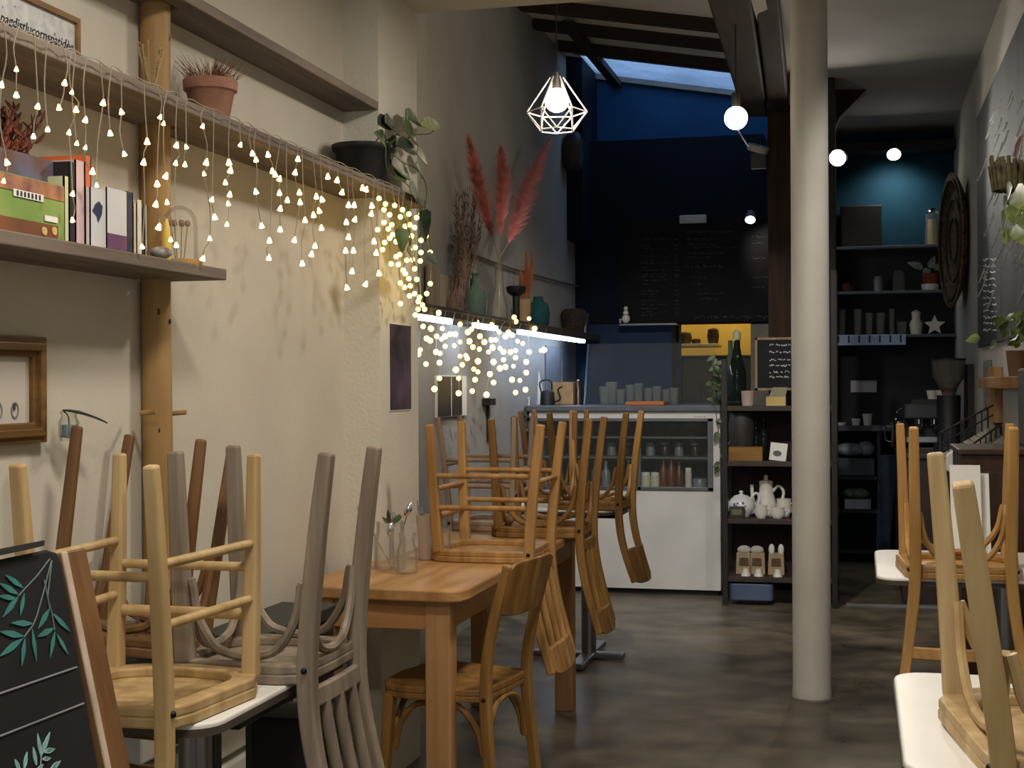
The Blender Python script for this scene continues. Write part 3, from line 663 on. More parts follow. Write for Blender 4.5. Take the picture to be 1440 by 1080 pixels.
# brown picture frame low on the wall
fz1 = PX(62, 474, XW+.02).z; fz0 = PX(62, 622, XW+.02).z; fy1 = PX(65, 540, XW+.02).y; fy0 = fy1-.62; fw = .042
t = thing('framed_picture', 'gilt brown moulded picture frame low on the shelf wall', 'picture frame', (XW, (fy0+fy1)/2, fz0))
fr = MB()
for d, w0, w1 in ((.022, 0, .015), (.030, .013, .03), (.018, .028, fw)):
    o = [Vector((XW+.001, y, z)) for y, z in ((fy0+w0, fz0+w0), (fy1-w0, fz0+w0), (fy1-w0, fz1-w0), (fy0+w0, fz1-w0))]; i = [Vector((XW+.001, y, z)) for y, z in ((fy0+w1, fz0+w1), (fy1-w1, fz0+w1), (fy1-w1, fz1-w1), (fy0+w1, fz1-w1))]
    fr.loopring(o, i, (d, 0, 0))
fr.build('frame', wood('gilt_frame', (132, 98, 52), (84, 58, 26), .4, 'y'), t, bevel=.003)
MB().span((XW+.001, fy0+fw-.003, fz0+fw-.003), (XW+.006, fy1-fw+.003, fz1-fw+.003)).build('mat_board', mat('mount_grey', (190, 182, 170), .8, var=.04), t)
gl = mat('oval_grey', (120, 116, 116), .8, var=.3)
for u, v, r in ((-2, 578, .013), (21, 577, .013)):
    q = PX(u, v, XW+.007); o = [q+Vector((0, math.cos(a)*r, math.sin(a)*r*1.35)) for a in [k*PI/8 for k in range(16)]]; i = [q+(p-q)*.78 for p in o]
    MB().loopring(o, i, (.0008, 0, 0)).build('grey_oval', gl, t)  # flat grey oval rings on the mount
q = PX(20, 573, XW+.008); MB().prism([q+Vector((0, -.004, .007)), q+Vector((0, .005, .009)), q+Vector((0, .003, -.006)), q+Vector((0, -.003, -.004))], (.0008, 0, 0)).build('dark_mark', mat('mark_dark', (60, 54, 64), .8), t)  # small dark four-sided mark on the mount
MB().span(PX(-20, 600.5, XW+.0065), PX(34, 599, XW+.0075)).build('caption_line', gl, t)
# hanging glass vase with one leaf
c = PX(97, 590, XW+.045); c.z = PX(97, 620, XW+.045).z
t = thing('wall_vase', 'little glass wall vase holding one drooping dark leaf beside the gilt frame', 'vase', c)
MB().lathe([(0, 0), (.018, .0), (.022, .012), (.022, .04), (.016, .052), (.02, .062), (.018, .062), (.014, .052), (.019, .04), (.019, .012), (0, .004)], c, 18, cap=False).build('bottle', clear, t, smooth=True)
MB().lathe([(0, .005), (.018, .008), (.018, .034), (0, .034)], c, 16).build('water', glass('water', (150, 175, 190), .02, .3), t, smooth=True)
b = PX(88, 577, XW+.06); MB().leaf(b, PX(154, 586, XW+.085), .028, (.3, 0, 1), bend=.1).build('leaf', leaf_d, t, smooth=True)
MB().tube(smoothpath([c+Vector((0, 0, .01)), c+Vector((0, -.002, .05)), b], 4), .0016, 5).build('stem', leaf_d, t)
# poster on the pier, photos on the far wall
q = on_wall(XP+.006); a, b = q(549, 455), q(579, 575)
t = thing('wall_poster', 'narrow dark purple sunset poster with a white border on the pier', 'poster', (XP, a.y, b.z))
MB().span((XP+.001, a.y-.004, b.z-.004), (XP+.003, b.y+.004, a.z+.004)).build('border', paper, t)
pm = mat('sunset_print', (104, 84, 104), .5, col2=(30, 24, 28), scale=7); MB().span((XP+.003, a.y, b.z), (XP+.0045, b.y, a.z)).build('print', pm, t)
q = on_wall(XG+.01); a, b = q(613, 528), q(655, 584)
t = thing('framed_photo', 'small white framed dark photo on the grey wall under the lights', 'photo frame', (XG, a.y, b.z))
MB().span((XG+.001, a.y, b.z), (XG+.016, b.y, a.z)).build('frame', paper, t, bevel=.002)
ym = a.y+(b.y-a.y)*.48
MB().span((XG+.016, a.y+.01, b.z+.004), (XG+.018, ym-.02, a.z-.004)).span((XG+.016, ym, b.z+.004), (XG+.018, b.y-.1, a.z-.004)).build('photo', mat('dark_photo', (70, 62, 54), .4, col2=(20, 18, 18), scale=9), t)
# ------------------------------------------------------------------ icicle lights
bulb_m = mat('warm_bulb', (255, 214, 140), .4, emit=6, ecol=(255, 214, 140), var=0)
bulb_y = mat('yellow_bulb', (255, 226, 130), .4, emit=5.5, ecol=(255, 216, 112), var=0)
wire_m = mat('clear_wire', (150, 141, 122), .6, var=.1)
def bulb_mesh(r, name, m, cone):
    b = MB()
    if cone: b.lathe([(.15*r, 1.5*r), (.45*r, 1.1*r), (.7*r, .35*r), (1.0*r, -.35*r), (1.0*r, -.7*r), (.5*r, -.85*r), (0, -.85*r)], (0, 0, 0), 10)
    else: b.sphere((0, 0, 0), r, 10, 7)
    o = b.build(name, m, None, smooth=True); me = o.data; off = o.location.copy(); bpy.data.objects.remove(o)
    me.transform(Matrix.Translation(off)); return me
def icicle(label, pts, X, top_fn, m, near, jit=.015, colw=9, main=None, fixed_r=None):
    P = [(u, v, PX(u, v, X+random.uniform(-jit, jit))) for u, v in pts]
    org = min((p[2] for p in P), key=lambda q: q.z).copy()
    t = thing('icicle_lights', label, 'string lights', org, 'warm icicle light strings')
    mesh = bulb_mesh(1.0, 'bulb', m, near)
    for u, v, p in P:
        d = (p-CAM).dot(Fw); r = (fixed_r or random.uniform(2.9, 4.3))*d/FPX
        o = bpy.data.objects.new('bulb', mesh); COL.objects.link(o); o.parent = t; o.location = p-org; o.scale = (r, r, r)
        o.rotation_euler = (random.uniform(-.3, .3), random.uniform(-.3, .3), random.uniform(0, 6))
    cols = []
    for u, v, p in sorted(P, key=lambda q: q[0]):
        if cols and u-cols[-1][0][0] < colw: cols[-1].append((u, v, p))
        else: cols.append([(u, v, p)])
    wbm = MB()
    for c in cols:
        c.sort(key=lambda q: q[1]); u0 = sum(q[0] for q in c)/len(c)
        top = top_fn(u0+random.uniform(-3, 3)); pts_ = [top]
        for q in c:
            a = pts_[-1]; b = q[2]
            if (a-b).length < .004: continue
            pts_.append(a.lerp(b, .5)+Vector((random.uniform(-.003, .003), random.uniform(-.014, .014), 0))); pts_.append(b)
        wbm.tube(smoothpath(pts_, 3), .001 if near else .0013, 4)
    if main: wbm.tube(smoothpath(main, 3), .001, 4)
    wbm.build('wire', wire_m, t)
    return t
S1 = [(23,98),(2,120),(23,134),(91,117),(101,130),(53,150),(83,152),(107,155),(120,169),(145,145),(171,158),(155,188),(67,182),(97,187),(108,202),(120,208),(47,192),(175,217),(10,229),(5,255),(130,242),(136,261),(207,200),(202,229),(225,165),(230,174),(221,259),(248,205),(262,207),(247,230),(260,232),(285,178),(287,245),(290,229),(322,229),(324,240),(317,257),(338,204),(355,216),
(102,273),(102,310),(233,248),(219,288),(235,285),(223,320),(240,337),(200,347),(298,281),(323,274),(321,287),(302,306),(319,316),(295,336),(285,364),(248,345)]
S2 = [(360,225),(377,218),(383,241),(387,246),(393,252),(419,224),(415,243),(360,270),(393,272),(394,294),(404,282),(421,271),(422,285),(445,277),(453,281),(461,249),(474,254),(481,271),(441,303),(449,297),(429,310),(452,321),(394,323),(368,318),(379,339),(414,338),(443,346),(438,358),(378,363),(425,371),(490,289),(498,289),(510,265),(515,267),(523,290),(522,301),(487,313),(499,309),(490,334),(486,353),(497,353),(526,340),(529,356),(495,382),(488,405),(514,400),(533,385)]
S3 = [(533,279),(540,295),(555,289),(563,305),(566,295),(575,301),(586,306),(592,301),(540,313),(551,316),(531,323),(552,330),(541,341),(548,335),(538,351),(557,340),(560,330),(550,371),(576,316),(579,332),(592,338),(605,355),(584,348),(576,352),(557,361),(562,358),(591,367),(583,378),(567,380),(570,385),(575,392),(586,393),(563,398),(569,404),(605,399),(600,413),(583,413),(576,416),(590,418),(563,427),(594,429),(588,435),(597,435),(584,443),(542,287),(548,302),(570,318),(583,320),(596,318),(599,332),(568,345),(546,322),(580,365),(577,402),(560,372),(592,355),(588,424),(572,366)]
S4 = [(595,459),(606,462),(622,462),(647,456),(670,453),(691,457),(663,463),(658,467),(723,446),(725,452),(744,448),(752,462),(715,468),(720,471),(702,467),(711,473),(633,470),(640,470),(626,473),(614,473),(621,477),(600,476),(605,479),(647,481),(660,480),(675,473),(681,481),(691,478),(697,478),(728,480),(735,483),(765,492),(626,487),(613,495),(591,492),(588,498),(619,497),(639,486),(665,488),(674,491),(693,489),(687,495),(703,490),(708,495),(718,495),(725,493),(744,495),(761,493),(647,501),(655,500),(657,504),(672,508),(694,509),(708,506),(725,503),(740,509),(618,510),(599,512),(650,513),(641,520),(666,519),(672,523),(703,518),(711,516),(722,515),(740,524),(689,526),(694,538),(668,534),(645,532),(618,532),(611,547),(645,553),(664,550),(684,555),(720,534),(731,535),(725,552),(739,548),(580,494),(617,440)]
XL = XS+.016
def top1(u):
    a = PX(u, 62+(290-62)*u/600., XL); a.z = zM-.004; return a
XG2 = -1.90
icicle('icicle light string along the long board shelf hanging before the books', S1, XL, top1, bulb_m, True, .006, 11, [top1(u)+Vector((0, 0, -.004*math.sin(u*.3))) for u in range(-30, 345, 12)])
icicle('icicle light string along the inner half of the long shelf, over bare wall', S2, XL, top1, bulb_m, True, .006, 9, [top1(u)+Vector((0, 0, -.004*math.sin(u*.3))) for u in range(340, 535, 10)], 3.7)
icicle('dense yellow knot of icicle lights tumbling around the end of the long shelf', S3, XL, top1, bulb_y, False, .02, 8, [top1(u) for u in range(532, 600, 8)], 3.6)
zF = 1.70
# ------------------------------------------------------------------ far shelf on the grey wall
fy0 = YP1+.02; fyE = PX(858, 468, XG2).y
fsh = thing('far_wall_shelf', 'dark shelf on the grey far wall with cold light strips under it', 'shelf', (-2.0, 7.5, zF))
yb0 = YB-.35
MB().span((XG, fy0, zF-.05), (XG2, min(fyE, 10.55), zF)).build('board', mat('dark_brown_board', (58, 52, 48), .7, var=.15), fsh, bevel=.003)  # board in one dark brown tone
led = mat('led_strip', (226, 236, 255), .4, emit=24, ecol=(205, 224, 255), var=0)
for ua, ub in ((588, 632), (667, 697), (730, 820)):
    ya, yb_ = PX(ua, 455, -1.92).y, PX(ub, 470, -1.92).y
    MB().span((-1.935, max(ya, fy0+.02), zF-.075), (-1.905, min(yb_, 10.5), zF-.052)).build('light_strip', led, fsh, bevel=.004)
def top4(u): a = PX(u, 455, XG2); a.x = XG2+.012; a.z = zF-.02; return a
icicle('icicle light string below the far shelf, hanging in front of the cold strips', [(u, v) for u, v in S4 if u > 583], XG2+.012, top4, bulb_y, False, .03, 8, [top4(u) for u in range(588, 768, 12)])
def onF(u, v, x=-2.0): p = PX(u, v, x); return Vector((x, min(p.y, 10.45), zF+.001))
# demijohn
def lathe_thing(name, label, cat, c, prof, m, part=None, group=None, sides=22):
    return tag(MB().lathe(prof, c, sides, cap=False).build(name, m, None, smooth=True), label, cat, group)
def px2m(px, d): return px*d/FPX
c = onF(668, 446)
t = thing('demijohn', 'pale green glass demijohn bottle on the far shelf', 'bottle', c)
MB().lathe([(0, 0), (.052, 0), (.058, .01), (.06, .10), (.052, .13), (.03, .15), (.017, .165), (.015, .215), (.019, .218), (.019, .228), (.0, .228)], c, 22, cap=False).build('bottle', green_glass, t, smooth=True)
c = onF(702, 446)
t = thing('pampas_vase', 'clear glass carafe holding three pink pampas plumes on the far shelf', 'vase of grasses', c)
MB().lathe([(0, .004), (.05, 0), (.058, .01), (.05, .08), (.03, .16), (.022, .22), (.026, .33), (.022, .33), (.018, .22), (.026, .16), (.046, .08), (.052, .012), (0, .01)], c, 22, cap=False).build('carafe', clear, t, smooth=True)
pamp = mat('pink_pampas', (222, 134, 128), .95, var=.2, scale=20)
def pf(u, v, x=-1.97): return PX(u, v, x)
for k, (tip, mid, low) in enumerate((((657, 184), (672, 255), (692, 330)), ((704, 200), (706, 260), (703, 330)), ((776, 190), (742, 262), (716, 338)))):
    A = pf(*tip, -1.97+.02*k); Bm = pf(*mid); C = pf(*low)
    path = smoothpath([c+Vector((0, 0, .02)), c+Vector((0, 0, .32)), C, Bm, A], 12)
    MB().tube(path[:-14], .0022, 5).build('stalk', mat('pampas_stalk', (190, 160, 120), .8), t, smooth=True)
    s = MB(); seg = path[-26:]
    for i in range(1100):
        f = random.random(); ii = f*(len(seg)-2); i0 = int(ii); p = seg[i0].lerp(seg[i0+1], ii-i0); ax = (seg[i0+1]-seg[i0]).normalized()
        env = (math.sin(PI*min(1, f*1.02))**.6)*(.25 if k == 2 else .17)*(1.1-f*.7)
        o = Vector((random.gauss(0, 1), random.gauss(0, 1), random.gauss(0, .5))); o -= ax*o.dot(ax); o = o.normalized()
        L = env*random.uniform(.5, 1.1); e = p+o*L*.42+ax*L*.95-Vector((0, 0, L*.15))
        s.tube([p, p.lerp(e, .55)+ax*.006, e], [.0008, .0011, .0003], 3)
    tag(s.build('plume', pamp, t), None, None, kind='stuff')
c = onF(735, 452)
t = thing('ceramic_pot', 'tan ribbed pot with rust red dried leaves on the far shelf', 'pot', c)
MB().lathe([(0, 0), (.04, 0), (.048, .02), (.052, .12), (.056, .15), (.05, .15), (.044, .03), (0, .03)], c, 20, cap=False).build('pot', mat('tan_ceramic', (150, 124, 92), .7, var=.15), t, smooth=True)
for u0, v0, u1, v1, w in ((738, 425, 741, 352, .06), (742, 425, 750, 350, .05), (734, 425, 732, 376, .05)):
    MB().leaf(pf(u0, v0, -2.0), pf(u1, v1, -2.0), w, (1, -.4, 0), bend=.02).build('leaf', mat('rust_leaf', (150, 78, 40), .8, var=.25), t, smooth=True)
c = onF(726, 450, -1.95); 
tag(MB().lathe([(0, .15), (.03, .15), (.055, .17), (.06, .2), (.05, .205), (.03, .19), (0, .18)], c, 18, cap=False).lathe([(.02, 0), (.022, .15)], c, 12).build('black_bowl', black, smooth=True), 'black footed bowl between the pampas carafe and the tan pot', 'bowl')
c = onF(757, 456)
t = thing('teal_bottle', 'round teal glass bottle on the far shelf beside the tan pot', 'bottle', c)
MB().lathe([(0, 0), (.06, 0), (.07, .02), (.075, .09), (.065, .14), (.035, .16), (.03, .19), (.034, .192), (0, .192)], c, 22, cap=False).build('bottle', teal_glass, t, smooth=True)
c = onF(807, 462, -2.0)
t = thing('wire_basket', 'dark woven basket on the far shelf next to the tin cups', 'basket', c)
MB().lathe([(0, 0), (.07, 0), (.075, .02), (.095, .13), (.09, .15), (.07, .17), (.065, .16), (.085, .13), (.066, .02), (0, .02)], c, 20, cap=False).build('body', mat('dark_wicker', (52, 44, 38), .9, var=.4, scale=60, bump=.6), t, smooth=True)
for u, h, r, lab in ((832, .16, .04, 'tall tin cup at the inner end of the far shelf, beside the basket'), (847, .13, .028, 'slim tin beaker, last thing on the far shelf')):
    lathe_thing('tin_cup', lab, 'cup', onF(u+(5 if u > 840 else 0), 468, -2.0), [(0, 0), (r*.85, 0), (r, h), (r*.94, h), (r*.8, .01), (0, .01)], steel, sides=18)
# dried bundles + pale boards at the near end of the far shelf
c = onF(630, 440, -2.02)
t = thing('dried_bundle', 'brown dried flower bundle leaning on pale boards at the pier end of the far shelf', 'dried flowers', c)
s = MB()
for i in range(60):
    u = random.choice((648, 660, 672)); b = pf(640+random.uniform(-12, 20), 440, -2.03); tip = pf(u+random.uniform(-9, 9), random.uniform(262, 380), -2.03+random.uniform(-.03, .03))
    s.tube([b, b.lerp(tip, .5), tip], [.0018, .0015, .001], 4)
    for k in range(5): p = b.lerp(tip, .6+.08*k); s.leaf(p, p+Vector((random.uniform(-.02, .02), random.uniform(-.03, .03), .03)), .014, (1, 0, 0))
tag(s.build('stems', mat('brown_dried', (112, 88, 72), .9, var=.35), t), None, None, kind='stuff')
pb = mat('pale_driftwood', (168, 152, 132), .85, var=.15, scale=8, stretch=(1, 1, .2))
for i, (u0, u1, vt) in enumerate(((606, 620, 372), (622, 640, 385), (643, 656, 395))):
    y0, y1 = PX(u0, 430, -2.06).y, PX(u1, 430, -2.06).y
    tag(MB().span((-2.09, y0, zF+.001), (-2.07, y1, PX(u0, vt, -2.06).z)).build('driftwood_board', pb, bevel=.004), ('tall', 'wide', 'short')[i]+' pale driftwood board leaning on the far wall among the dried flowers', 'board', 'pale boards on the far shelf')
a, b = PX(632, 345, XG+.02), PX(818, 404, XG+.02)
tag(MB().tube(smoothpath([a, a.lerp(b, .3)-Vector((0, 0, .02)), a.lerp(b, .65)-Vector((0, 0, .015)), b], 5), .007, 6).build('twine', mat('twine', (110, 96, 78), .9), smooth=True), 'brown cord strung along the grey wall above the far shelf', 'cord')
# dark wall speaker / fan above
c = PX(806, 214, XG+.07)
t = thing('wall_speaker', 'dark round wall speaker high at the end of the grey wall', 'speaker', c)
MB().lathe([(.09, -.07), (.12, -.03), (.125, .03), (.10, .06), (0, .05)], (0, 0, 0), 20, M=Matrix.Translation(c) @ Matrix.Rotation(PI/2, 4, 'Y') @ Matrix.Diagonal((1.2, .8, 1, 1))).build('housing', mat('speaker_grey', (48, 46, 44), .6), t, smooth=True)
MB().span(c+Vector((-.068, -.02, -.04)), c+Vector((.02, .22, .0))).build('arm', dark_metal, t, bevel=.004)
q0, q1 = PX(680, 622, XG+.01), PX(688, 560, XG+.01)
t = thing('iron_hook', 'black iron hook hanging on the grey wall under the icicle lights', 'hook', (XG, q0.y, q0.z))
MB().span((XG+.001, q1.y-.035, q0.z), (XG+.014, q1.y, q1.z)).build('bar', black, t, bevel=.003)
MB().span((XG+.001, q0.y, q1.z-.04), (XG+.05, q1.y, q1.z)).build('bracket', black, t, bevel=.003)
# ------------------------------------------------------------------ display case and counter
YF = 8.95
cf = lambda u, v, y=YF: PY(u, v, y)
cx0, cx1 = XG+.02, cf(1013, 700).x
zc1 = 1.155
case = thing('display_case', 'white fridge style display case with a framed glass window under the counter slab', 'display case', ((cx0+cx1)/2, YF+.3, 0))
wx0, wx1 = cf(742, 640).x, cf(1003, 640).x; wz0, wz1 = cf(900, 689).z, cf(900, 588).z
wc = mat('case_white', (218, 217, 214), .45, var=.05, scale=4)
b = MB()
b.span((cx0, YF, .035), (cx1, YF+.03, wz0)).span((cx0, YF, wz1), (cx1, YF+.03, zc1)).span((cx0, YF, wz0), (wx0, YF+.03, wz1)).span((wx1, YF, wz0), (cx1, YF+.03, wz1))
b.span((cx0, YF+.03, .035), (cx0+.03, YF+.6, zc1)).span((cx1-.03, YF+.03, .035), (cx1, YF+.6, zc1)).span((cx0+.03, YF+.57, .035), (cx1-.03, YF+.6, zc1)).span((cx0+.03, YF+.03, .5), (cx1-.03, YF+.57, wz0-.01)).span((cx0+.03, YF+.03, zc1-.03), (cx1-.03, YF+.57, zc1))
b.build('cabinet', wc, case)
MB().span((cx0+.02, YF+.03, 0), (cx1-.02, YF+.5, .035)).build('plinth', black, case)
fm = mat('window_alu', (112, 114, 118), .4, .6)
f = MB(); t_ = .022
f.span((wx0, YF-.012, wz0), (wx1, YF+.01, wz0+t_)).span((wx0, YF-.012, wz1-t_), (wx1, YF+.01, wz1)).span((wx0, YF-.012, wz0), (wx0+t_, YF+.01, wz1)).span((wx1-t_*1.6, YF-.012, wz0), (wx1, YF+.01, wz1))
mx = cf(899, 640).x; f.span((mx-.012, YF-.012, wz0), (mx+.012, YF+.01, wz1))
wf = f.build('window_frame', fm, case, bevel=.003)
MB().span((wx0+t_, YF-.004, wz0+t_), (mx-.012, YF, wz1-t_)).build('pane', pane, wf)
MB().span((mx+.012, YF-.004, wz0+t_), (wx1-t_, YF, wz1-t_)).build('pane', pane, wf)
zi = wz0+.012
MB().span((cx0+.04, YF+.556, wz0), (cx1-.04, YF+.568, wz1)).build('inner_shade_panel', mat('inner_shade_grey', (70, 72, 74), .6, var=.3, scale=6), case)  # dark sheet added to put shade into the case interior
for z in (zi+.18, zi+.31): MB().span((cx0+.04, YF+.12, z), (cx1-.04, YF+.56, z+.012)).build('shelf', mat('inner_shelf', (100, 102, 104), .5), case)
lab = mat('label_print', (70, 70, 76), .7)
lx = cf(742, 590)
s = MB()
for i in range(5): s.span((cf(738+i*3.2, 586).x, YF-.001, cf(740, 592).z), (cf(740+i*3.2, 586).x, YF, cf(740, 586).z))
s.build('maker_lettering', lab, case)
s = MB(); 
for i in range(5): s.span((cf(976+i*3.4, 584).x, YF-.001, cf(980, 587).z), (cf(978+i*3.4, 584).x, YF, cf(980, 585).z))
s.build('small_plate', mat('plate_grey', (170, 170, 170), .4), case)
slab = tag(MB().span((XG+.005, YF-.03, zc1+.002), (cx1+.005, YF+.72, zc1+.04)).build('counter_slab', mat('grey_counter', (92, 98, 104), .4, var=.1, scale=10), bevel=.006), 'grey counter slab laid over the white display case', 'counter top')
zt = zc1+.041
tag(MB().span(cf(880, 577, YF+.02), Vector((cf(934, 577).x, YF+.25, zt+.022))).build('cutting_board', wood('orange_board', (186, 112, 62), (150, 84, 42), .5, 'x')), 'orange wooden board lying on the counter slab', 'cutting board') if False else None
p0, p1 = cf(880, 577, YF+.0), cf(934, 577, YF+.0)
tag(MB().span((p0.x, YF-.02, zt), (p1.x, YF+.22, zt+.024)).build('cutting_board', wood('orange_board', (186, 112, 62), (150, 84, 42), .5, 'x'), bevel=.004), 'orange wooden board lying on the grey counter slab', 'cutting board')
# jars in the case
jm = [mat('jar_brown', (84, 52, 36), .25), mat('jar_rust', (112, 62, 44), .25), mat('jar_cream', (206, 196, 176), .4), mat('jar_dark', (40, 38, 38), .25), mat('jar_grey', (120, 124, 126), .3)]
def jar(label, u, y, z, r, h, body, lid, neck=False, group='jars and bottles in the display case'):
    c = Vector((cf(u, 640, y).x, y, z+.001)); t = thing('glass_jar' if not neck else 'glass_bottle', label, 'jar' if not neck else 'bottle', c, group)
    if neck: MB().lathe([(0, 0), (r, 0), (r, h*.55), (r*.4, h*.72), (r*.34, h*.92), (0, h*.92)], c, 12, cap=False).build('body', body, t, smooth=True); MB().lathe([(0, h*.92), (r*.42, h*.92), (r*.42, h), (0, h)], c, 10, cap=False).build('cap', lid, t, smooth=True)
    else: MB().lathe([(0, 0), (r, 0), (r*1.02, h*.7), (r*.85, h*.8), (0, h*.8)], c, 12, cap=False).build('body', body, t, smooth=True); MB().lathe([(0, h*.8), (r*.9, h*.8), (r*.9, h), (0, h)], c, 12, cap=False).build('lid', lid, t, smooth=True)
for i, (u, cnm, r, h, nk, lb) in enumerate(((908, 2, .03, .09, 0, 'white lidded cream jar, first in the bottom row beside the window bar'), (921, 2, .03, .09, 0, 'second white lidded cream jar in the bottom row beside the bar'), (933, 1, .026, .19, 1, 'rust brown bottle on the case floor after the two cream jars'), (944, 1, .026, .2, 1, 'rust brown bottle, second of the bottles after the cream jars'), (955, 0, .027, .17, 1, 'darker brown bottle, third of the bottles after the cream jars'), (968, 2, .022, .12, 0, 'slim pale jar between the dark bottle and the window edge'), (984, 4, .045, .07, 0, 'wide grey tub at the end of the case floor'))):
    jar(lb, u, YF+.16, zi, r, h, jm[cnm], paper if cnm == 2 else jm[3], nk)
for i, (u, cnm, r, h, nk) in enumerate(((815, 3, .035, .13, 0), (838, 4, .03, .17, 1), (852, 4, .03, .16, 1), (868, 0, .032, .1, 0), (884, 3, .03, .17, 1))):
    jar('%s in the left window of the case, %s' % (('dark squat jar', 'grey bottle', 'grey bottle', 'brown squat jar', 'dark bottle')[i], ('by the window corner', 'just before the leaning chair leg', 'just behind the leaning chair leg', 'half way to the bar', 'beside the bar')[i]), u, YF+.16, zi, r, h, jm[cnm], jm[4], nk)
for i, u in enumerate((825, 860, 880, 915, 935, 955, 978)):
    jar('small grey jar on the lower inner shelf of the case, number %s along' % ('one two three four five six seven'.split()[i]), u, YF+.25, zi+.193, .03, .085, jm[4 if i % 2 else 3], jm[4])
# glass guard with clips
g0 = cf(822, 560, YF+.12).x
gd = thing('glass_guard', 'clear glass guard standing along the counter slab', 'glass screen', ((g0+cx1)/2, YF+.12, zt))
MB().prism([Vector((g0, YF+.115, zt+.006)), Vector((cx1-.05, YF+.115, zt+.006)), Vector((cx1-.05, YF+.26, zt+.40)), Vector((g0, YF+.26, zt+.40))], (0, .008, 0)).build('pane', pane, gd)
MB().prism([Vector((g0-.006, YF+.11, zt)), Vector((g0+.006, YF+.11, zt)), Vector((g0+.006, YF+.257, zt+.40)), Vector((g0-.006, YF+.257, zt+.40))], (0, .014, 0)).span((g0, YF+.11, zt), (cx1-.05, YF+.128, zt+.006)).build('edge_rail', mat('guard_edge', (60, 84, 110), .3, .4), gd)
# behind the guard and on the street side end of the slab
def tumbler(label, c, r, h, m=None, group=None, name='glass_tumbler', cat='glass'):
    return tag(MB().lathe([(0, .003), (r*.8, 0), (r, h), (r*.93, h), (r*.74, .008), (0, .008)], c, 16, cap=False).build(name, m or clear, None, smooth=True), label, cat, group)
def onC(u, y): return Vector((cf(u, 570, y).x, y, zt))
names = 'first second third fourth fifth sixth seventh eighth ninth'.split()
for i, (u, r, h) in enumerate(((850, .035, .12), (860, .04, .15), (873, .03, .1), (886, .03, .13), (898, .03, .14), (912, .032, .11), (924, .03, .12), (937, .028, .1), (948, .03, .11))):
    tumbler('%s glass in the row behind the glass guard, counted from the cardboard box' % names[i], onC(u, YF+.3+.04*(i % 2)), r, h, group='glasses behind the guard')
c = onC(792, YF+.3)
tag(MB().box(c+Vector((0, 0, .075)), (.15, .14, .148), .1).build('cardboard_box', cork, bevel=.003), 'plain cardboard box under the cold light on the counter slab', 'box')
c = onC(770, YF+.16)
t = thing('black_kettle', 'black gooseneck kettle beside the cardboard box', 'kettle', c)
MB().lathe([(0, 0), (.05, 0), (.046, .08), (.03, .095), (0, .1)], c, 18, cap=False).build('body', black, t, smooth=True)
MB().tube(smoothpath([c+Vector((.045, 0, .02)), c+Vector((.085, 0, .04)), c+Vector((.07, 0, .1)), c+Vector((.1, 0, .12))], 4), .006, 6).build('spout', black, t, smooth=True)
MB().tube(smoothpath([c+Vector((-.04, 0, .08)), c+Vector((-.05, 0, .15)), c+Vector((.02, 0, .16)), c+Vector((.03, 0, .1))], 4), .006, 6).build('handle', black, t, smooth=True)
c = onC(813, YF+.42); tag(MB().lathe([(0, 0), (.055, 0), (.04, .1), (.02, .16), (0, .165)], c, 16, cap=False).build('brown_jug', mat('brown_glaze', (52, 30, 22), .3), smooth=True), 'dark brown pointed jug between the cardboard box and the guard edge', 'jug')
c = onC(737, YF+.05)
t = thing('card_holder', 'small white framed card standing on the slab by the trailing plant', 'card', c)
MB().box(c+Vector((0, 0, .028)), (.075, .012, .054)).build('frame', paper, t); MB().box(c+Vector((.004, -.0065, .026)), (.05, .002, .034)).build('picture', mat('card_grey', (120, 120, 132), .7, var=.3), t)
c = onC(760, YF+.32); tag(MB().prism([c+Vector((-.05, 0, 0)), c+Vector((.03, 0, 0)), c+Vector((-.03, .06, .25)), c+Vector((-.09, .06, .24))], (0, .012, 0)).build('leaning_paper', paper), 'white sheet leaning back behind the kettle', 'paper')
# dark boards on the lit niche wall
for i, (u0, u1, v0, v1) in enumerate(((768, 788, 486, 556), (790, 803, 486, 540))):
    y0, y1 = PX(u0, 520, XG+.01).y, PX(u1, 520, XG+.01).y
    tag(MB().span((XG+.002, y0, PX(u0, v1, XG).z), (XG+.014, min(y1, YB-.32), PX(u0, v0, XG).z)).build('wall_panel', mat('panel_grey', (120, 126, 136), .6, var=.1), bevel=.002), ('broad grey panel', 'narrow grey panel')[i]+' on the wall lit by the cold strips', 'panel')
# trailing plants round the counter
def leafy(t, path_list, n, m, size, nrm=(.2, -1, .3), spread=.05):
    for j, pts in enumerate(path_list):
        sp = smoothpath(pts, 6); MB().tube(sp, .0025, 5).build('stem', mat('vine_stem', (84, 92, 52), .6), t, smooth=True)
        for i in range(n):
            p = sp[int((i+.5)/n*(len(sp)-1))]; o = Vector((random.uniform(-1, 1), random.uniform(-.6, .4), random.uniform(-1, .35))).normalized()
            MB().leaf(p, p+o*size*random.uniform(.8, 1.4), size*random.uniform(.6, .85), nrm, heart=True).build('leaf', m, t, smooth=True)
c = onC(716, YF+.06)
t = thing('trailing_plant', 'dark trailing plant in a black pot spilling down the street end of the display case', 'potted plant', c)
MB().lathe([(0, 0), (.04, 0), (.055, .07), (.05, .07), (.0, .06)], c, 16, cap=False).build('pot', black, t, smooth=True)
y = YF-.06
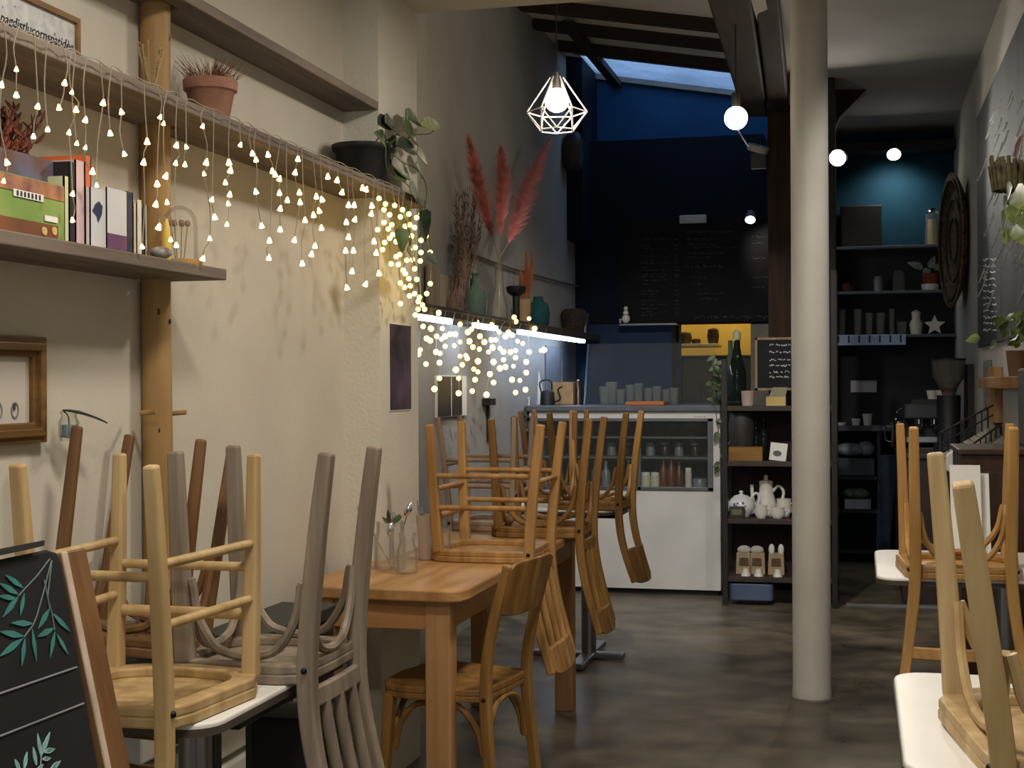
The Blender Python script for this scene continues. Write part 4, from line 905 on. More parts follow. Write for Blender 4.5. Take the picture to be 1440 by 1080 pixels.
leafy(t, [[c+Vector((0, -.03, .06)), cf(722, 562, y), cf(738, 600, y), cf(742, 650, y), cf(735, 690, y)], [c+Vector((0, -.03, .06)), cf(712, 566, y), cf(722, 620, y), cf(728, 668, y)], [c+Vector((.02, -.03, .06)), cf(735, 575, y), cf(728, 630, y-.03), cf(744, 678, y-.03)], [c+Vector((0, 0, .07)), cf(726, 545, y+.08), cf(718, 522, y+.1)]], 15, leaf_d, .055)
c = Vector((cf(1006, 570).x, YF+.1, zt))
t = thing('hanging_ivy', 'green ivy in a glass jar trailing down beside the black shelf unit', 'potted plant', c)
MB().lathe([(0, 0), (.035, 0), (.038, .09), (.03, .11), (.033, .12), (.0, .115)], c, 16, cap=False).build('jar', green_glass, t, smooth=True)
y = YF-.05
leafy(t, [[c+Vector((0, 0, .1)), cf(1000, 540, y), cf(1008, 590, y), cf(1013, 640, y), cf(1008, 662, y)], [c+Vector((0, 0, .1)), cf(1003, 515, y+.05), cf(1016, 540, y), cf(1014, 600, y)], [c+Vector((0, 0, .1)), cf(1008, 520, y+.1), cf(1005, 498, y+.1)]], 11, leaf_m, .05)
# ------------------------------------------------------------------ menu board, hatch
YM = 10.57
m_ = lambda u, v: PY(u, v, YM)
menu_black = mat('menu_black', (9, 9, 11), .75, var=.4, scale=4, spec=.25)
a, b = m_(872, 455), m_(1090, 303)
t = thing('menu_board', 'large black menu chalkboard with faint chalk lists on the navy bulkhead', 'chalkboard', ((a.x+b.x)/2, YM, a.z))
MB().span((a.x, YM, a.z), (b.x, YM+.025, b.z)).build('board', menu_black, t)
def scrawl(mb, P, u0, u1, v, h, dens=1.0, w=.004):
    """a line of handwriting too faint to read: short up-and-down chalk strokes"""
    u = u0
    while u < u1:
        L = random.uniform(3, 11)
        uu = u; e = min(u1, u+L)
        pts = []
        while uu < e: pts.append(P(uu, v+random.uniform(-h, h))-Vector((0, .002, 0))); uu += random.uniform(.8, 1.5)
        if len(pts) > 1: mb.tube(pts, w, 3)
        u = e+random.uniform(1, 3)
for i, (v, e) in enumerate(((336, 940), (345, 916), (350, 938), (360, 932), (366, 920), (370, 938), (376, 910), (380, 934), (386, 938), (389, 934), (394, 939), (400, 918), (409, 926), (414, 920), (423, 922), (428, 938), (434, 926), (439, 928), (443, 922))):
    ch = MB(); scrawl(ch, m_, 902, e, v, 1.0, w=.0025); scrawl(ch, m_, 949, 955, v, 1.2, w=.0025); ch.build('lettering', faint_chalk, t)
for v, u0, u1 in ((326, 964, 1030), (336, 966, 1002), (344, 966, 1010), (348, 966, 1036), (356, 968, 1020), (362, 966, 1004), (390, 966, 994), (399, 970, 986), (413, 980, 1024), (420, 986, 1010), (333, 1058, 1074), (342, 1058, 1074), (363, 1058, 1076), (390, 1058, 1080), (404, 1058, 1076)):
    ch = MB(); scrawl(ch, m_, u0, u1, v, 1.2, w=.0025); ch.build('lettering', faint_chalk, t)
for v, u0, u1, h_ in ((375, 963, 1016, 2.2), (446, 978, 1080, 2.6)): ch = MB(); scrawl(ch, m_, u0, u1, v, h_, w=.0035); ch.build('lettering', faint_chalk, t)
a, b = m_(956, 315), m_(994, 302)
tag(MB().span((a.x, YM-.03, a.z), (b.x, YM, b.z)).build('white_plate', mat('plate_white', (190, 190, 190), .5), bevel=.008), 'small white plate fixed over the top edge of the menu board', 'plate')
# ledge with figurines under the board
a, b = m_(874, 459), m_(954, 455)
t = tag(MB().span((a.x, YM-.12, a.z), (b.x, YM+.02, b.z)).build('menu_ledge', mat('ledge_grey', (130, 132, 138), .5), bevel=.003), 'thin pale ledge under the street end of the menu board', 'ledge')
for u, h in ((874, .03), (882, .13)):
    c = m_(u, 455); c.y = YM-.06; s = MB(); s.sphere(c+Vector((0, 0, h*.25)), h*.25, 10, 8)
    if h > .05: s.sphere(c+Vector((0, 0, h*.58)), h*.17, 10, 8).sphere(c+Vector((0, 0, h*.84)), h*.13, 10, 8)
    else: s.sphere(c+Vector((0, 0, h*.8)), h*.3, 10, 8)
    tag(s.build('figurine', white_cer, smooth=True), ('small' if h < .05 else 'taller')+' white figurine on the ledge under the menu board', 'figurine')
kc = lambda u, v, y=11.7: PY(u, v, y)
a, b = kc(960, 486), kc(1010, 483)
ksh = tag(MB().span((a.x-.25, 11.65, a.z-.012), (b.x, 12.0, a.z+.012)).build('kitchen_shelf', mat('kitchen_shelf_cream', (214, 196, 140), .6), bevel=.003), 'cream shelf in the yellow kitchen beyond the hatch', 'shelf')
zk = a.z+.013
dk = mat('dark_pot', (58, 44, 28), .5, var=.3)
for i, (u, r, h) in enumerate(((962, .06, .1), (978, .04, .045), (1010-8, .05, .13))):
    tag(MB().lathe([(0, 0), (r*.8, 0), (r, h*.5), (r*.85, h*.9), (r*.3, h), (0, h)], Vector((kc(u, 480).x, 11.75, zk)), 16, cap=False).build('kitchen_pot', dk, smooth=True), ('wide dark pot', 'low dark bowl', 'tall dark jar')[i]+' on the cream kitchen shelf beyond the hatch', 'pot')
tag(MB().span((kc(956, 510).x-.3, 11.5, 0), (kc(1052, 510).x+.05, 11.95, kc(1000, 500).z)).build('kitchen_unit', mat('kitchen_dark', (66, 58, 38), .6, scale=7, col2=(22, 22, 16)), bevel=.01), 'dark kitchen unit seen low in the hatch', 'kitchen unit')
struct(MB().span((PY(1056, 500, 10.58).x, 10.56, 0), (PY(1086, 500, 10.58).x, 10.6, PY(1060, 456, 10.58).z)).build('trim_8', mat('olive_trim', (116, 112, 98), .7)))
# small chalkboard + paper box
t_sh_y = 8.62
# ------------------------------------------------------------------ black shelf unit beside the case
YS = 8.60
s_ = lambda u, v, y=YS: PY(u, v, y)
sx0 = s_(1015, 700).x; sx1 = s_(1178, 700).x; sd = .34
su = thing('shelf_unit', 'tall black open shelf unit with teapots between the display case and the white column', 'shelf unit', ((sx0+sx1)/2, YS+sd/2, 0))
bl = mat('unit_black', (30, 28, 28), .6, var=.25); redb = mat('unit_back_red', (40, 18, 16), .8, var=.3)
ztop = s_(1020, 505).z
for x in (sx0, sx1-.035):
    for y in (YS, YS+sd-.035): MB().span((x, y, 0), (x+.035, y+.035, ztop if x == sx0 else 2.0)).build('post', bl, su, bevel=.003)
SZ = [s_(1060, v).z for v in (571, 649, 730, 812)]
for z in SZ: MB().span((sx0+.004, YS+.005, z-.03), (sx1-.004, YS+sd-.004, z)).build('shelf', mat('unit_shelf', (58, 46, 40), .6, var=.2), su, bevel=.003)
MB().span((sx0+.035, YS+sd-.012, SZ[3]), (sx1-.035, YS+sd, SZ[0])).build('back_panel', redb, su)
def onS(u, k, y=YS+.12): return Vector((s_(u, 640, y).x, y, SZ[k]+.001))
def lat(nm, lab, cat, c, prof, m, group=None, sides=18, parts=()):
    t = thing(nm, lab, cat, c, group); MB().lathe(prof, c, sides, cap=False).build('body', m, t, smooth=True); return t
# top: siphon bottle, card, paper box, small chalkboard
c = onS(1037, 0, YS+.15)
t = thing('soda_bottle', 'tall dark glass bottle with a pale stopper on top of the black shelf unit', 'bottle', c)
MB().lathe([(0, 0), (.05, 0), (.055, .02), (.055, .2), (.03, .3), (.02, .36), (.02, .4), (0, .4)], c, 20, cap=False).build('bottle', dark_glass, t, smooth=True)
MB().lathe([(0, .4), (.024, .4), (.028, .44), (.012, .46), (0, .47)], c, 12, cap=False).build('stopper', mat('stopper_pale', (170, 164, 120), .5), t, smooth=True)
MB().sphere(c+Vector((.0, -.0, .02)), .06, 12, 8, (1, 1, .3)).build('coaster_ring', steel, t, smooth=True)
c = onS(1028, 0, YS+.24)
tag(MB().lathe([(0, 0), (.035, 0), (.038, .22), (.016, .32), (.014, .40), (0, .4)], c, 16, cap=False).build('green_bottle', green_glass, smooth=True), 'green bottle standing behind the dark one on the black shelf unit', 'bottle')
c = onS(1052, 0, YS+.07)
tag(MB().lathe([(0, 0), (.035, 0), (.04, .09), (.034, .09), (.03, .01), (0, .01)], c, 16, cap=False).build('pinkish_cup', mat('pale_pink_ceramic', (176, 156, 146), .5), smooth=True), 'pale pinkish cup between the dark bottle and the paper box', 'cup')
c = onS(1092, 0, YS+.09)
t = thing('paper_box', 'small yellowish paper box below the slate on the black shelf unit', 'box', c)
MB().box(c+Vector((0, 0, .027)), (.115, .1, .054)).build('tray', mat('yellow_card', (196, 172, 108), .8), t); MB().prism([c+Vector((-.045, .0, .054)), c+Vector((.055, .0, .054)), c+Vector((.065, .03, .11)), c+Vector((-.02, .03, .11))], (0, .02, 0)).build('flap', mat('grey_card', (140, 134, 112), .8), t)
q0, q1 = s_(1062, 549, YS+.2), s_(1130, 474, YS+.2)
t = thing('slate_sign', 'small wood framed slate with chalk writing above the black shelf unit', 'chalkboard', q0)
MB().span((q0.x+.012, YS+.2, q0.z+.012), (q1.x, YS+.21, q1.z-.012)).build('slate', board_black, t)
fr = MB(); fr.span((q0.x, YS+.195, q0.z), (q0.x+.014, YS+.22, q1.z)).span((q0.x, YS+.195, q0.z), (q1.x, YS+.22, q0.z+.014)).span((q0.x, YS+.195, q1.z-.014), (q1.x, YS+.22, q1.z)).span((q1.x-.014, YS+.195, q0.z), (q1.x, YS+.22, q1.z)); fr.build('frame', wood('slate_frame', (168, 144, 112), (130, 106, 76), .6, 'z'), t)
ps = lambda u, v: PY(u, v, YS+.198)
for v in (485, 495, 506, 514, 523, 530): ch = MB(); scrawl(ch, ps, 1082, 1112, v, 1.6, w=.003); ch.build('lettering', chalk, t)
tag(MB().span((q0.x-.075, YS+.15, SZ[0]), (q0.x+.05, YS+.19, q1.z+.13)).build('back_board', mat('grey_brown_board', (118, 108, 94), .8, var=.1), bevel=.004), 'grey brown upright board behind the slate on the black shelf unit', 'board') if False else None
# second shelf
c = onS(1043, 1, YS+.13)
t = thing('stone_jug', 'large dark grey stoneware jug on the second shelf of the black unit', 'jug', c)
MB().lathe([(0, .02), (.055, .02), (.075, .06), (.078, .22), (.07, .27), (.062, .29), (.055, .27), (0, .26)], c, 22, cap=False).build('body', mat('dark_stoneware', (50, 48, 44), .6, var=.15), t, smooth=True)
MB().tube(smoothpath([c+Vector((-.07, -.02, .1)), c+Vector((-.12, -.02, .09)), c+Vector((-.1, -.02, .05))], 4), .012, 7).build('tap', mat('tap_grey', (90, 86, 76), .5), t, smooth=True)
c = onS(1049, 1, YS+.06)
tag(MB().loopring([c+Vector((-.1, -.04, 0)), c+Vector((.1, -.04, 0)), c+Vector((.1, .05, 0)), c+Vector((-.1, .05, 0))], [c+Vector((-.088, -.03, 0)), c+Vector((.088, -.03, 0)), c+Vector((.088, .04, 0)), c+Vector((-.088, .04, 0))], (0, 0, .085)).box(c+Vector((0, .005, .004)), (.18, .08, .008)).build('wooden_caddy', wood('caddy_wood', (150, 112, 58), (112, 80, 38), .6, 'x')), 'little wooden caddy in front of the stone jug', 'wooden box')
c = onS(1093, 1, YS+.07)
t = thing('picture_card', 'white card with a grey drawing leaning on the second shelf of the black unit', 'card', c)
Mx = Matrix.Translation(c) @ Matrix.Rotation(math.radians(-14), 4, 'X') @ Matrix.Rotation(math.radians(6), 4, 'Y')
def rb(c0, sz): return [Mx @ Vector((c0[0]+x*sz[0]/2, c0[1], c0[2]+z*sz[1]/2)) for x, z in ((-1, -1), (1, -1), (1, 1), (-1, 1))]
MB().prism(rb((0, 0, .056), (.1, .108)), (0, .008, 0)).build('card', paper, t)
MB().prism([Mx @ Vector((math.cos(a)*.026-.005, -.0015, .045+math.sin(a)*.018)) for a in [k*PI/6 for k in range(12)]], (0, .001, 0)).build('drawing', mat('drawing_grey', (112, 112, 116), .8, var=.3), t)
for i, (u, h) in enumerate(((1063, .24), (1074, .26))):
    c = onS(u, 1, YS+.2); tag(MB().lathe([(0, 0), (.025, 0), (.028, h*.6), (.012, h*.75), (.012, h), (0, h)], c, 12, cap=False).build('dark_bottle', dark_glass, smooth=True), ('slim dark bottle just behind the stone jug', 'slim dark bottle between the jug and the white card')[i], 'bottle')
# teapots
china = mat('flower_china', (222, 220, 222), .22, var=.02); bluefl = mat('blue_flowers', (104, 106, 150), .4, var=.3)
c = onS(1042, 2, YS+.14)
t = thing('teapot', 'round white teapot with blue flowers on the black shelf unit', 'teapot', c)
MB().lathe([(0, 0), (.05, 0), (.056, .01), (.08, .048), (.078, .088), (.058, .112), (.05, .115), (0, .115)], c, 24, cap=False).build('body', china, t, smooth=True)
MB().lathe([(.054, .114), (.042, .128), (.015, .135), (.008, .14), (.014, .149), (.008, .158), (0, .159)], c, 20, cap=False).build('lid', china, t, smooth=True)
MB().tube(smoothpath([c+Vector((-.055, 0, .04)), c+Vector((-.085, 0, .06)), c+Vector((-.09, 0, .11)), c+Vector((-.1, 0, .135))], 4), [.018-.0008*i for i in range(13)], 8).build('spout', china, t, smooth=True)
MB().tube(smoothpath([c+Vector((.055, 0, .11)), c+Vector((.09, 0, .145)), c+Vector((.11, 0, .11)), c+Vector((.085, 0, .04)), c+Vector((.055, 0, .02))], 4), .008, 7).build('handle', china, t, smooth=True)
s = MB()
for dx, dz, r in ((-.034, .08, .009), (-.022, .066, .012), (-.008, .056, .009), (-.03, .052, .007), (.016, .088, .008), (.03, .07, .006), (.026, .044, .008), (-.016, .086, .006)):
    yy = math.sqrt(max(.0001, .0785**2-dx*dx)); s.sphere(c+Vector((dx, -yy, dz)), r, 8, 6, (1, .15, 1))
s.build('flower_print', bluefl, t, smooth=True)
c = onS(1077, 2, YS+.21)
t = thing('coffee_pot', 'tall white coffee pot with a knobbed lid behind the small pots', 'coffee pot', c)
MB().lathe([(0, 0), (.05, 0), (.065, .05), (.06, .09), (.042, .15), (.04, .19), (.044, .2), (0, .2)], c, 22, cap=False).build('body', white_cer, t, smooth=True)
MB().lathe([(.043, .2), (.04, .215), (.012, .222), (.012, .235), (.016, .245), (0, .255)], c, 18, cap=False).build('lid', white_cer, t, smooth=True)
MB().tube(smoothpath([c+Vector((.04, 0, .15)), c+Vector((.075, 0, .185)), c+Vector((.105, 0, .15)), c+Vector((.09, 0, .09)), c+Vector((.05, 0, .06))], 4), .009, 7).build('handle', white_cer, t, smooth=True)
MB().tube(smoothpath([c+Vector((-.05, 0, .06)), c+Vector((-.08, 0, .1)), c+Vector((-.085, 0, .19))], 4), .011, 8).build('spout', white_cer, t, smooth=True)
for i, (u, y, r, h) in enumerate(((1070, .05, .042, .08), (1093, .06, .048, .068), (1102, .17, .05, .11))):
    c = onS(u, 2, YS+y); t = thing('small_pot', ('small white milk pot in front of the coffee pot', 'white sugar bowl beside the milk pot', 'white lidded pot tucked behind the sugar bowl')[i], 'pot', c)
    MB().lathe([(0, 0), (r*.6, 0), (r, h*.4), (r*.85, h*.8), (r*.9, h), (r*.8, h), (0, h*.9)], c, 18, cap=False).build('body', white_cer, t, smooth=True)
    MB().tube(smoothpath([c+Vector((r*.8, 0, h*.75)), c+Vector((r*1.45, 0, h*.7)), c+Vector((r*.9, 0, h*.25))], 4), .006, 6).build('handle', white_cer, t, smooth=True)
c = onS(1036, 2, YS+.03)
t = thing('dark_tin', 'dark tin with a pale label in front of the flowered teapot', 'tin', c)
MB().box(c+Vector((0, 0, .035)), (.09, .05, .07)).build('body', mat('tin_dark', (42, 40, 36), .5), t, bevel=.003); MB().box(c+Vector((0, -.026, .04)), (.06, .002, .035)).build('label', mat('tin_label', (110, 106, 86), .7), t)
for i, (u, lab) in enumerate(((1046, 'bag of tea with a folded white top, beside the shelf post'), (1064, 'bag of tea in the middle of the low shelf, with a small white cup'), (1091, 'bag of tea with two white ears, next to the white column'))):
    c = onS(u, 3, YS+.15)
    t = thing('tea_bag_pack', lab, 'paper bag', c, 'tea bags on the low shelf')
    MB().prism([c+Vector((-.05, -.03, 0)), c+Vector((.05, -.03, 0)), c+Vector((.045, -.02, .13)), c+Vector((-.045, -.02, .13))], (0, .06, 0)).build('bag', mat('tea_kraft', (172, 150, 116), .8, var=.15), t, bevel=.004)
    MB().prism([c+Vector((-.03, -.032, .055)), c+Vector((.03, -.032, .055)), c+Vector((.026, -.028, .10)), c+Vector((-.026, -.028, .10))], (0, .004, 0)).build('window', mat('tea_brown', (96, 66, 40), .6, var=.3), t)
    if i == 2:
        for s in (-1, 1): MB().sphere(c+Vector((s*.028, 0, .15)), .024, 10, 8, (.8, .7, 1.5)).build('paper_ear', paper, t, smooth=True)
    else: MB().sphere(c+Vector((0, 0, .145)), .035, 12, 8, (1.2, .8, .8)).build('folded_top', mat('tissue', (196, 192, 184), .9, var=.2), t, smooth=True)
    b2 = onS(u+2, 3, YS+.06)
    tag(MB().lathe([(.03, 0), (.018, .03), (.016, .045), (0, .045)], b2, 14).build('funnel_cup', white_cer, smooth=True), ('white upturned cup before the bag by the shelf post', 'white upturned cup before the middle tea bag', 'white upturned cup before the eared tea bag')[i], 'cup')
c = Vector((s_(1056, 830).x, YS+.1, .0)); tag(MB().prism(rrect(c.x, c.y, .26, .18, .03, .03), (0, 0, .1)).build('blue_tub', mat('dusty_blue', (78, 92, 122), .5, var=.1), bevel=.006), 'dusty blue tub on the floor under the black shelf unit', 'tub')
# ------------------------------------------------------------------ alcove shelves and bar
YA = YB2
a_ = lambda u, v, y=YA-.15: PY(u, v, y)
ax0, ax1 = a_(1176, 400).x, a_(1335, 400).x-.004
dkb = mat('alcove_board', (84, 90, 98), .5, var=.1); dkp = mat('alcove_panel', (14, 20, 28), .7, var=.2)
struct(MB().span((a_(1150, 400).x, YA-.012, a_(1200, 470).z-1.2), (XR, YA, a_(1200, 346).z)).build('trim_9', dkp))
AZ = []
for i, v in enumerate((347, 410, 471)):
    z = a_(1250, v).z; AZ.append(z)
    tag(MB().span((ax0, YA-.26, z-.022), (XR-.002, YA-.013, z)).build('alcove_shelf', dkb, bevel=.003), ('top', 'middle', 'lowest')[i]+' of the dark shelves in the teal alcove', 'shelf', 'alcove shelves')
ul = tag(MB().span((ax0-.02, YA-.26, 0), (ax0, YA-.013, a_(1176, 205).z)).build('alcove_side_board', black, bevel=.003), 'black upright side board of the teal alcove shelves', 'board')
cz = a_(1250, 212).z
tag(MB().span((ax0, YA-.3, cz-.02), (XR-.002, YA-.013, cz+.05)).build('alcove_cornice', black, bevel=.004), 'black cornice rail over the alcove with the spotlight', 'cornice')
def onA(u, k, y=YA-.13): return Vector((a_(u, 400, y).x, y, AZ[k]+.001))
c = onA(1217, 0); tag(MB().span((a_(1182, 345).x, YA-.2, AZ[0]+.001), (a_(1240, 345).x, YA-.03, a_(1200, 290).z)).build('black_speaker', black, bevel=.01), 'square black speaker on the top alcove shelf', 'speaker')
c = onA(1311, 0); t = thing('cocktail_shaker', 'glass shaker with a chrome cap on the top alcove shelf', 'shaker', c)
MB().lathe([(0, 0), (.05, 0), (.055, .05), (.045, .17), (.05, .24), (0, .24)], c, 18, cap=False).build('body', clear, t, smooth=True); MB().lathe([(.05, .24), (.05, .25), (.03, .28), (.01, .285), (0, .29)], c, 18, cap=False).build('cap', chrome, t, smooth=True); MB().lathe([(0, .01), (.035, .01), (.03, .2), (0, .2)], c, 12, cap=False).build('filling', mat('pale_filling', (176, 164, 120), .7), t, smooth=True)
c = onA(1308, 1); t = thing('shelf_plant', 'leafy plant in a terracotta pot on a white saucer, middle alcove shelf', 'potted plant', c)
MB().lathe([(0, .05), (.05, .05), (.065, .13), (.06, .13), (0, .12)], c, 18, cap=False).build('pot', mat('terracotta_red', (130, 56, 28), .8), t, smooth=True); MB().lathe([(0, 0), (.06, 0), (.066, .05), (0, .05)], c, 18, cap=False).build('base', white_cer, t, smooth=True)
for dx, dz, L in ((-.14, .02, .1), (.0, .06, .1), (.06, -.02, .08), (-.05, -.1, .08)): p = c+Vector((dx*.4, -.03, .17)); MB().leaf(p, p+Vector((dx+.03, -.02, dz+.03)), .06, (0, -1, .4), heart=True).build('leaf', mat('silver_leaf', (150, 164, 150), .35, var=.3), t, smooth=True)
for i, (u, r, h) in enumerate(((1188, .05, .08), (1196, .03, .06), (1235, .035, .12), (1264, .045, .16))):
    tag(MB().lathe([(0, 0), (r, 0), (r, h*.8), (r*.6, h), (0, h)], onA(u, 1), 14, cap=False).build('bar_jar', (jm[0], jm[3], jm[4], clear)[i], smooth=True), ('dark brown jar in the corner of the middle alcove shelf', 'low dark jar beside the brown one on the middle alcove shelf', 'grey candle jar alone on the middle alcove shelf', 'clear jar before the plant on the middle alcove shelf')[i], 'jar')
for i, (u, r, h) in enumerate(((1184, .032, .2), (1206, .032, .2), (1222, .03, .17), (1238, .034, .17), (1254, .022, .2), (1268, .04, .1))):
    tumbler('%s tall glass in the row on the lowest alcove shelf, counted from the column' % names[i], onA(u, 2), r, h, group='glasses on the lowest alcove shelf')
for i, u in enumerate((1288, 1314)):
    c = onA(u, 2); s = MB()
    if i == 0: s.lathe([(0, 0), (.04, 0), (.05, .08), (.03, .12), (.035, .17), (0, .19)], c, 14, cap=False)
    else: s.prism([c+Vector((math.sin(k*PI/5)*(.08 if k % 2 == 0 else .036), -.01, .068+math.cos(k*PI/5)*(.08 if k % 2 == 0 else .036))) for k in range(10)], (0, .03, 0))
    tag(s.build(('owl_vase', 'star_ornament')[i], white_cer, smooth=(i == 0)), ('pale lidded vase on the lowest alcove shelf', 'pale star ornament on the lowest alcove shelf')[i], ('vase', 'ornament')[i])
a, b = a_(1172, 486, YA-.3), a_(1274, 470, YA-.3)
t = thing('glass_rack', 'pale blue rack strip with slots fixed under the lowest alcove shelf', 'rack', ((a.x+b.x)/2, YA-.28, a.z))
MB().span((a.x, YA-.3, a.z), (b.x, YA-.27, b.z)).build('strip', mat('rack_blue', (158, 174, 206), .5), t, bevel=.003)
for k in range(7): x = a.x+(b.x-a.x)*(k+.5)/7; MB().span((x-.006, YA-.303, a.z+.02), (x+.006, YA-.299, b.z-.005)).build('slot', dkp, t)
a, b = a_(1196, 552, YA-.02), a_(1233, 535, YA-.02)
tag(MB().span((a.x, YA-.03, a.z), (b.x, YA-.013, b.z)).build('wall_socket', mat('socket_grey', (196, 198, 208), .5), bevel=.006), 'pale socket plate on the dark wall under the alcove shelves', 'socket plate')
# bar counter with open shelves below
YC = 10.75
b_ = lambda u, v, y=YC: PY(u, v, y)
zb1 = b_(1220, 599).z; bx0 = b_(1160, 700).x
bar = thing('bar_counter', 'dark bar counter with open shelves under the teal alcove', 'counter', ((bx0+XR)/2, YC+.25, 0))
MB().span((bx0, YC, zb1-.04), (XR-.004, YA-.014, zb1)).build('worktop', mat('bar_top', (44, 48, 54), .4), bar, bevel=.004)
for z in (b_(1200, 670).z, b_(1200, 717).z, .1): MB().span((bx0, YC+.02, z-.025), (XR-.004, YA-.02, z)).build('shelf', dkp, bar)
for x in (bx0, b_(1234, 700).x, XR-.03): MB().span((x, YC+.02, 0), (x+.025, YA-.02, zb1-.04)).build('upright', dkp, bar)
z2 = b_(1200, 670).z+.001; z3 = b_(1200, 717).z+.001
def onB(u, z, y=YC+.15): return Vector((b_(u, 640, y).x, y, z))
c = onB(1202, z2); tag(MB().box(c+Vector((0, 0, .065)), (.28, .2, .128)).build('grey_crate', mat('crate_grey', (64, 70, 74), .7, var=.15), bevel=.006), 'grey crate on the upper open shelf of the bar', 'crate')
s = MB(); s.sphere(c+Vector((-.03, 0, .19)), .1, 16, 10, (1.2, .9, .5)).sphere(c+Vector((.08, .0, .2)), .07, 14, 10, (.9, .9, .8)); tag(s.build('folded_cloths', mat('pale_cloth', (142, 148, 156), .95, var=.3, scale=12, bump=.8, bscale=14), smooth=True), 'heap of pale cloths lying on the grey crate', 'cloths')
c = onB(1206, z3); tag(MB().box(c+Vector((0, 0, .035)), (.19, .16, .07)).build('white_carton', mat('carton_white', (150, 154, 160), .7), bevel=.003), 'white carton on the lower open shelf of the bar', 'box')
tag(MB().sphere(c+Vector((-.01, 0, .11)), .09, 14, 10, (1.1, .8, .45)).build('dish_cloth', mat('dim_cloth', (104, 116, 104), .95, var=.4, scale=14, bump=.8, bscale=16), smooth=True), 'rumpled greenish cloth on the white carton', 'cloth')
for i, (u, r, h) in enumerate(((1180, .06, .02), (1204, .035, .05), (1220, .036, .085), (1212, .05, .06))):
    tag(MB().lathe([(0, 0), (r*.75, 0), (r, h), (r*.9, h), (0, h*.3)], onB(u, zb1+.001, YC+.12+.1*(i == 3)), 16, cap=False).build('coffee_cup', white_cer if i != 3 else dark_metal, smooth=True), ('flat pale saucer on the bar worktop by the column', 'small white cup next to the saucer on the bar', 'taller white paper cup on the bar worktop', 'dark bowl behind the white cups on the bar')[i], ('saucer', 'cup', 'cup', 'bowl')[i])
tag(MB().prism([b_(1236, 640, YC-.1), b_(1262, 640, YC-.1), b_(1250, 800, YC-.1), b_(1231, 800, YC-.1)], (0, .03, 0)).build('hanging_apron', mat('apron_blue', (58, 74, 88), .95, var=.2, scale=8), bevel=.008), 'blue grey apron hanging from the end of the bar', 'apron')
tag(MB().span((PZ(1190, 851, 0).x, PZ(1190, 851, 0).y, 0), (XR-.002, PZ(1190, 851, 0).y+.04, .012)).build('threshold_strip', mat('strip_alu', (150, 152, 152), .35, .7)), 'pale metal threshold strip across the floor before the bar', 'threshold strip')
# espresso machine and grinder along the long wall
YE = 9.9
e_ = lambda u, v, y=YE: PY(u, v, y)
ce = thing('side_counter', 'dark wooden side counter carrying the coffee machine', 'counter', (.5, 9.6, 0))
ze = e_(1290, 628).z
MB().span((e_(1262, 640).x, 8.9, 0), (XR-.003, 10.6, ze-.03)).build('cabinet', mat('dark_mahogany', (42, 26, 22), .6, var=.2), ce, bevel=.004); MB().span((e_(1258, 640).x, 8.88, ze-.03), (XR-.003, 10.62, ze)).build('worktop', mat('mahogany_top', (48, 34, 30), .4), ce, bevel=.004)
c = Vector(((e_(1270, 600).x+e_(1340, 600).x)/2, YE, ze+.001)); hw = (e_(1342, 600).x-e_(1270, 600).x)/2
t = thing('espresso_machine', 'black espresso machine with chrome taps on the side counter', 'coffee machine', c)
zz1 = e_(1300, 562).z
MB().span((c.x-hw*.9, YE-.1, ze+.03), (c.x+hw*.9, YE+.4, ze+.07)).build('drip_tray', steel, t, bevel=.004)
MB().prism([Vector((c.x-hw, YE+.1, ze+.03)), Vector((c.x+hw, YE+.1, ze+.03)), Vector((c.x+hw*.9, YE+.1, zz1)), Vector((c.x-hw*.55, YE+.1, zz1)), Vector((c.x-hw, YE+.1, zz1-.09))], (0, .32, 0)).build('body', black, t, bevel=.012)
MB().span((c.x-hw*.95, YE-.06, zz1-.13), (c.x+hw*.9, YE+.1, zz1-.03)).build('head', mat('machine_grey', (52, 54, 58), .35, .3), t, bevel=.012)
for f in (-.35, .25):
    MB().lathe([(0, 0), (.03, 0), (.03, .05), (0, .05)], Vector((c.x+hw*f, YE, zz1-.18)), 14, cap=False).build('group_head', chrome, t, smooth=True)
    MB().tube([Vector((c.x+hw*f, YE, zz1-.17)), Vector((c.x+hw*f, YE-.16, zz1-.185))], .013, 8).build('portafilter', black, t, smooth=True)
MB().tube(smoothpath([Vector((c.x-hw*1.0, YE, zz1-.06)), Vector((c.x-hw*1.25, YE-.05, zz1-.1)), Vector((c.x-hw*1.2, YE-.06, zz1-.22))], 5), .007, 7).build('steam_wand', chrome, t, smooth=True)
for i in range(5):
    q = Vector((e_(1312+i*7, 560).x, YE+.2+.03*(i % 2), zz1+.001)); tag(MB().lathe([(0, 0), (.024, 0), (.034, .06), (.03, .06), (0, .01)], q, 14, cap=False).build('espresso_cup', white_cer, smooth=True), names[i]+' white cup on top of the coffee machine, counted from the steam wand', 'cup', 'cups on the coffee machine') if i < 3 else None
c = Vector((e_(1268, 575).x, YE+.1, ze+.0)); t = thing('milk_jug', 'chrome milk jug and stand beside the coffee machine', 'jug', Vector((e_(1262, 575).x, YE-.2, ze+.001)))
c = t.location; MB().lathe([(0, 0), (.045, 0), (.05, .02), (.045, .1), (.05, .17), (.046, .17), (.04, .1), (0, .02)], c, 18, cap=False).build('body', chrome, t, smooth=True); MB().tube(smoothpath([c+Vector((-.045, 0, .14)), c+Vector((-.09, 0, .13)), c+Vector((-.08, 0, .05)), c+Vector((-.046, 0, .04))], 4), .006, 6).build('handle', chrome, t, smooth=True)
c = Vector((e_(1334, 560, 9.5).x, 9.5, ze+.001)); t = thing('coffee_grinder', 'coffee grinder with a clear bean hopper beside the espresso machine', 'grinder', c)
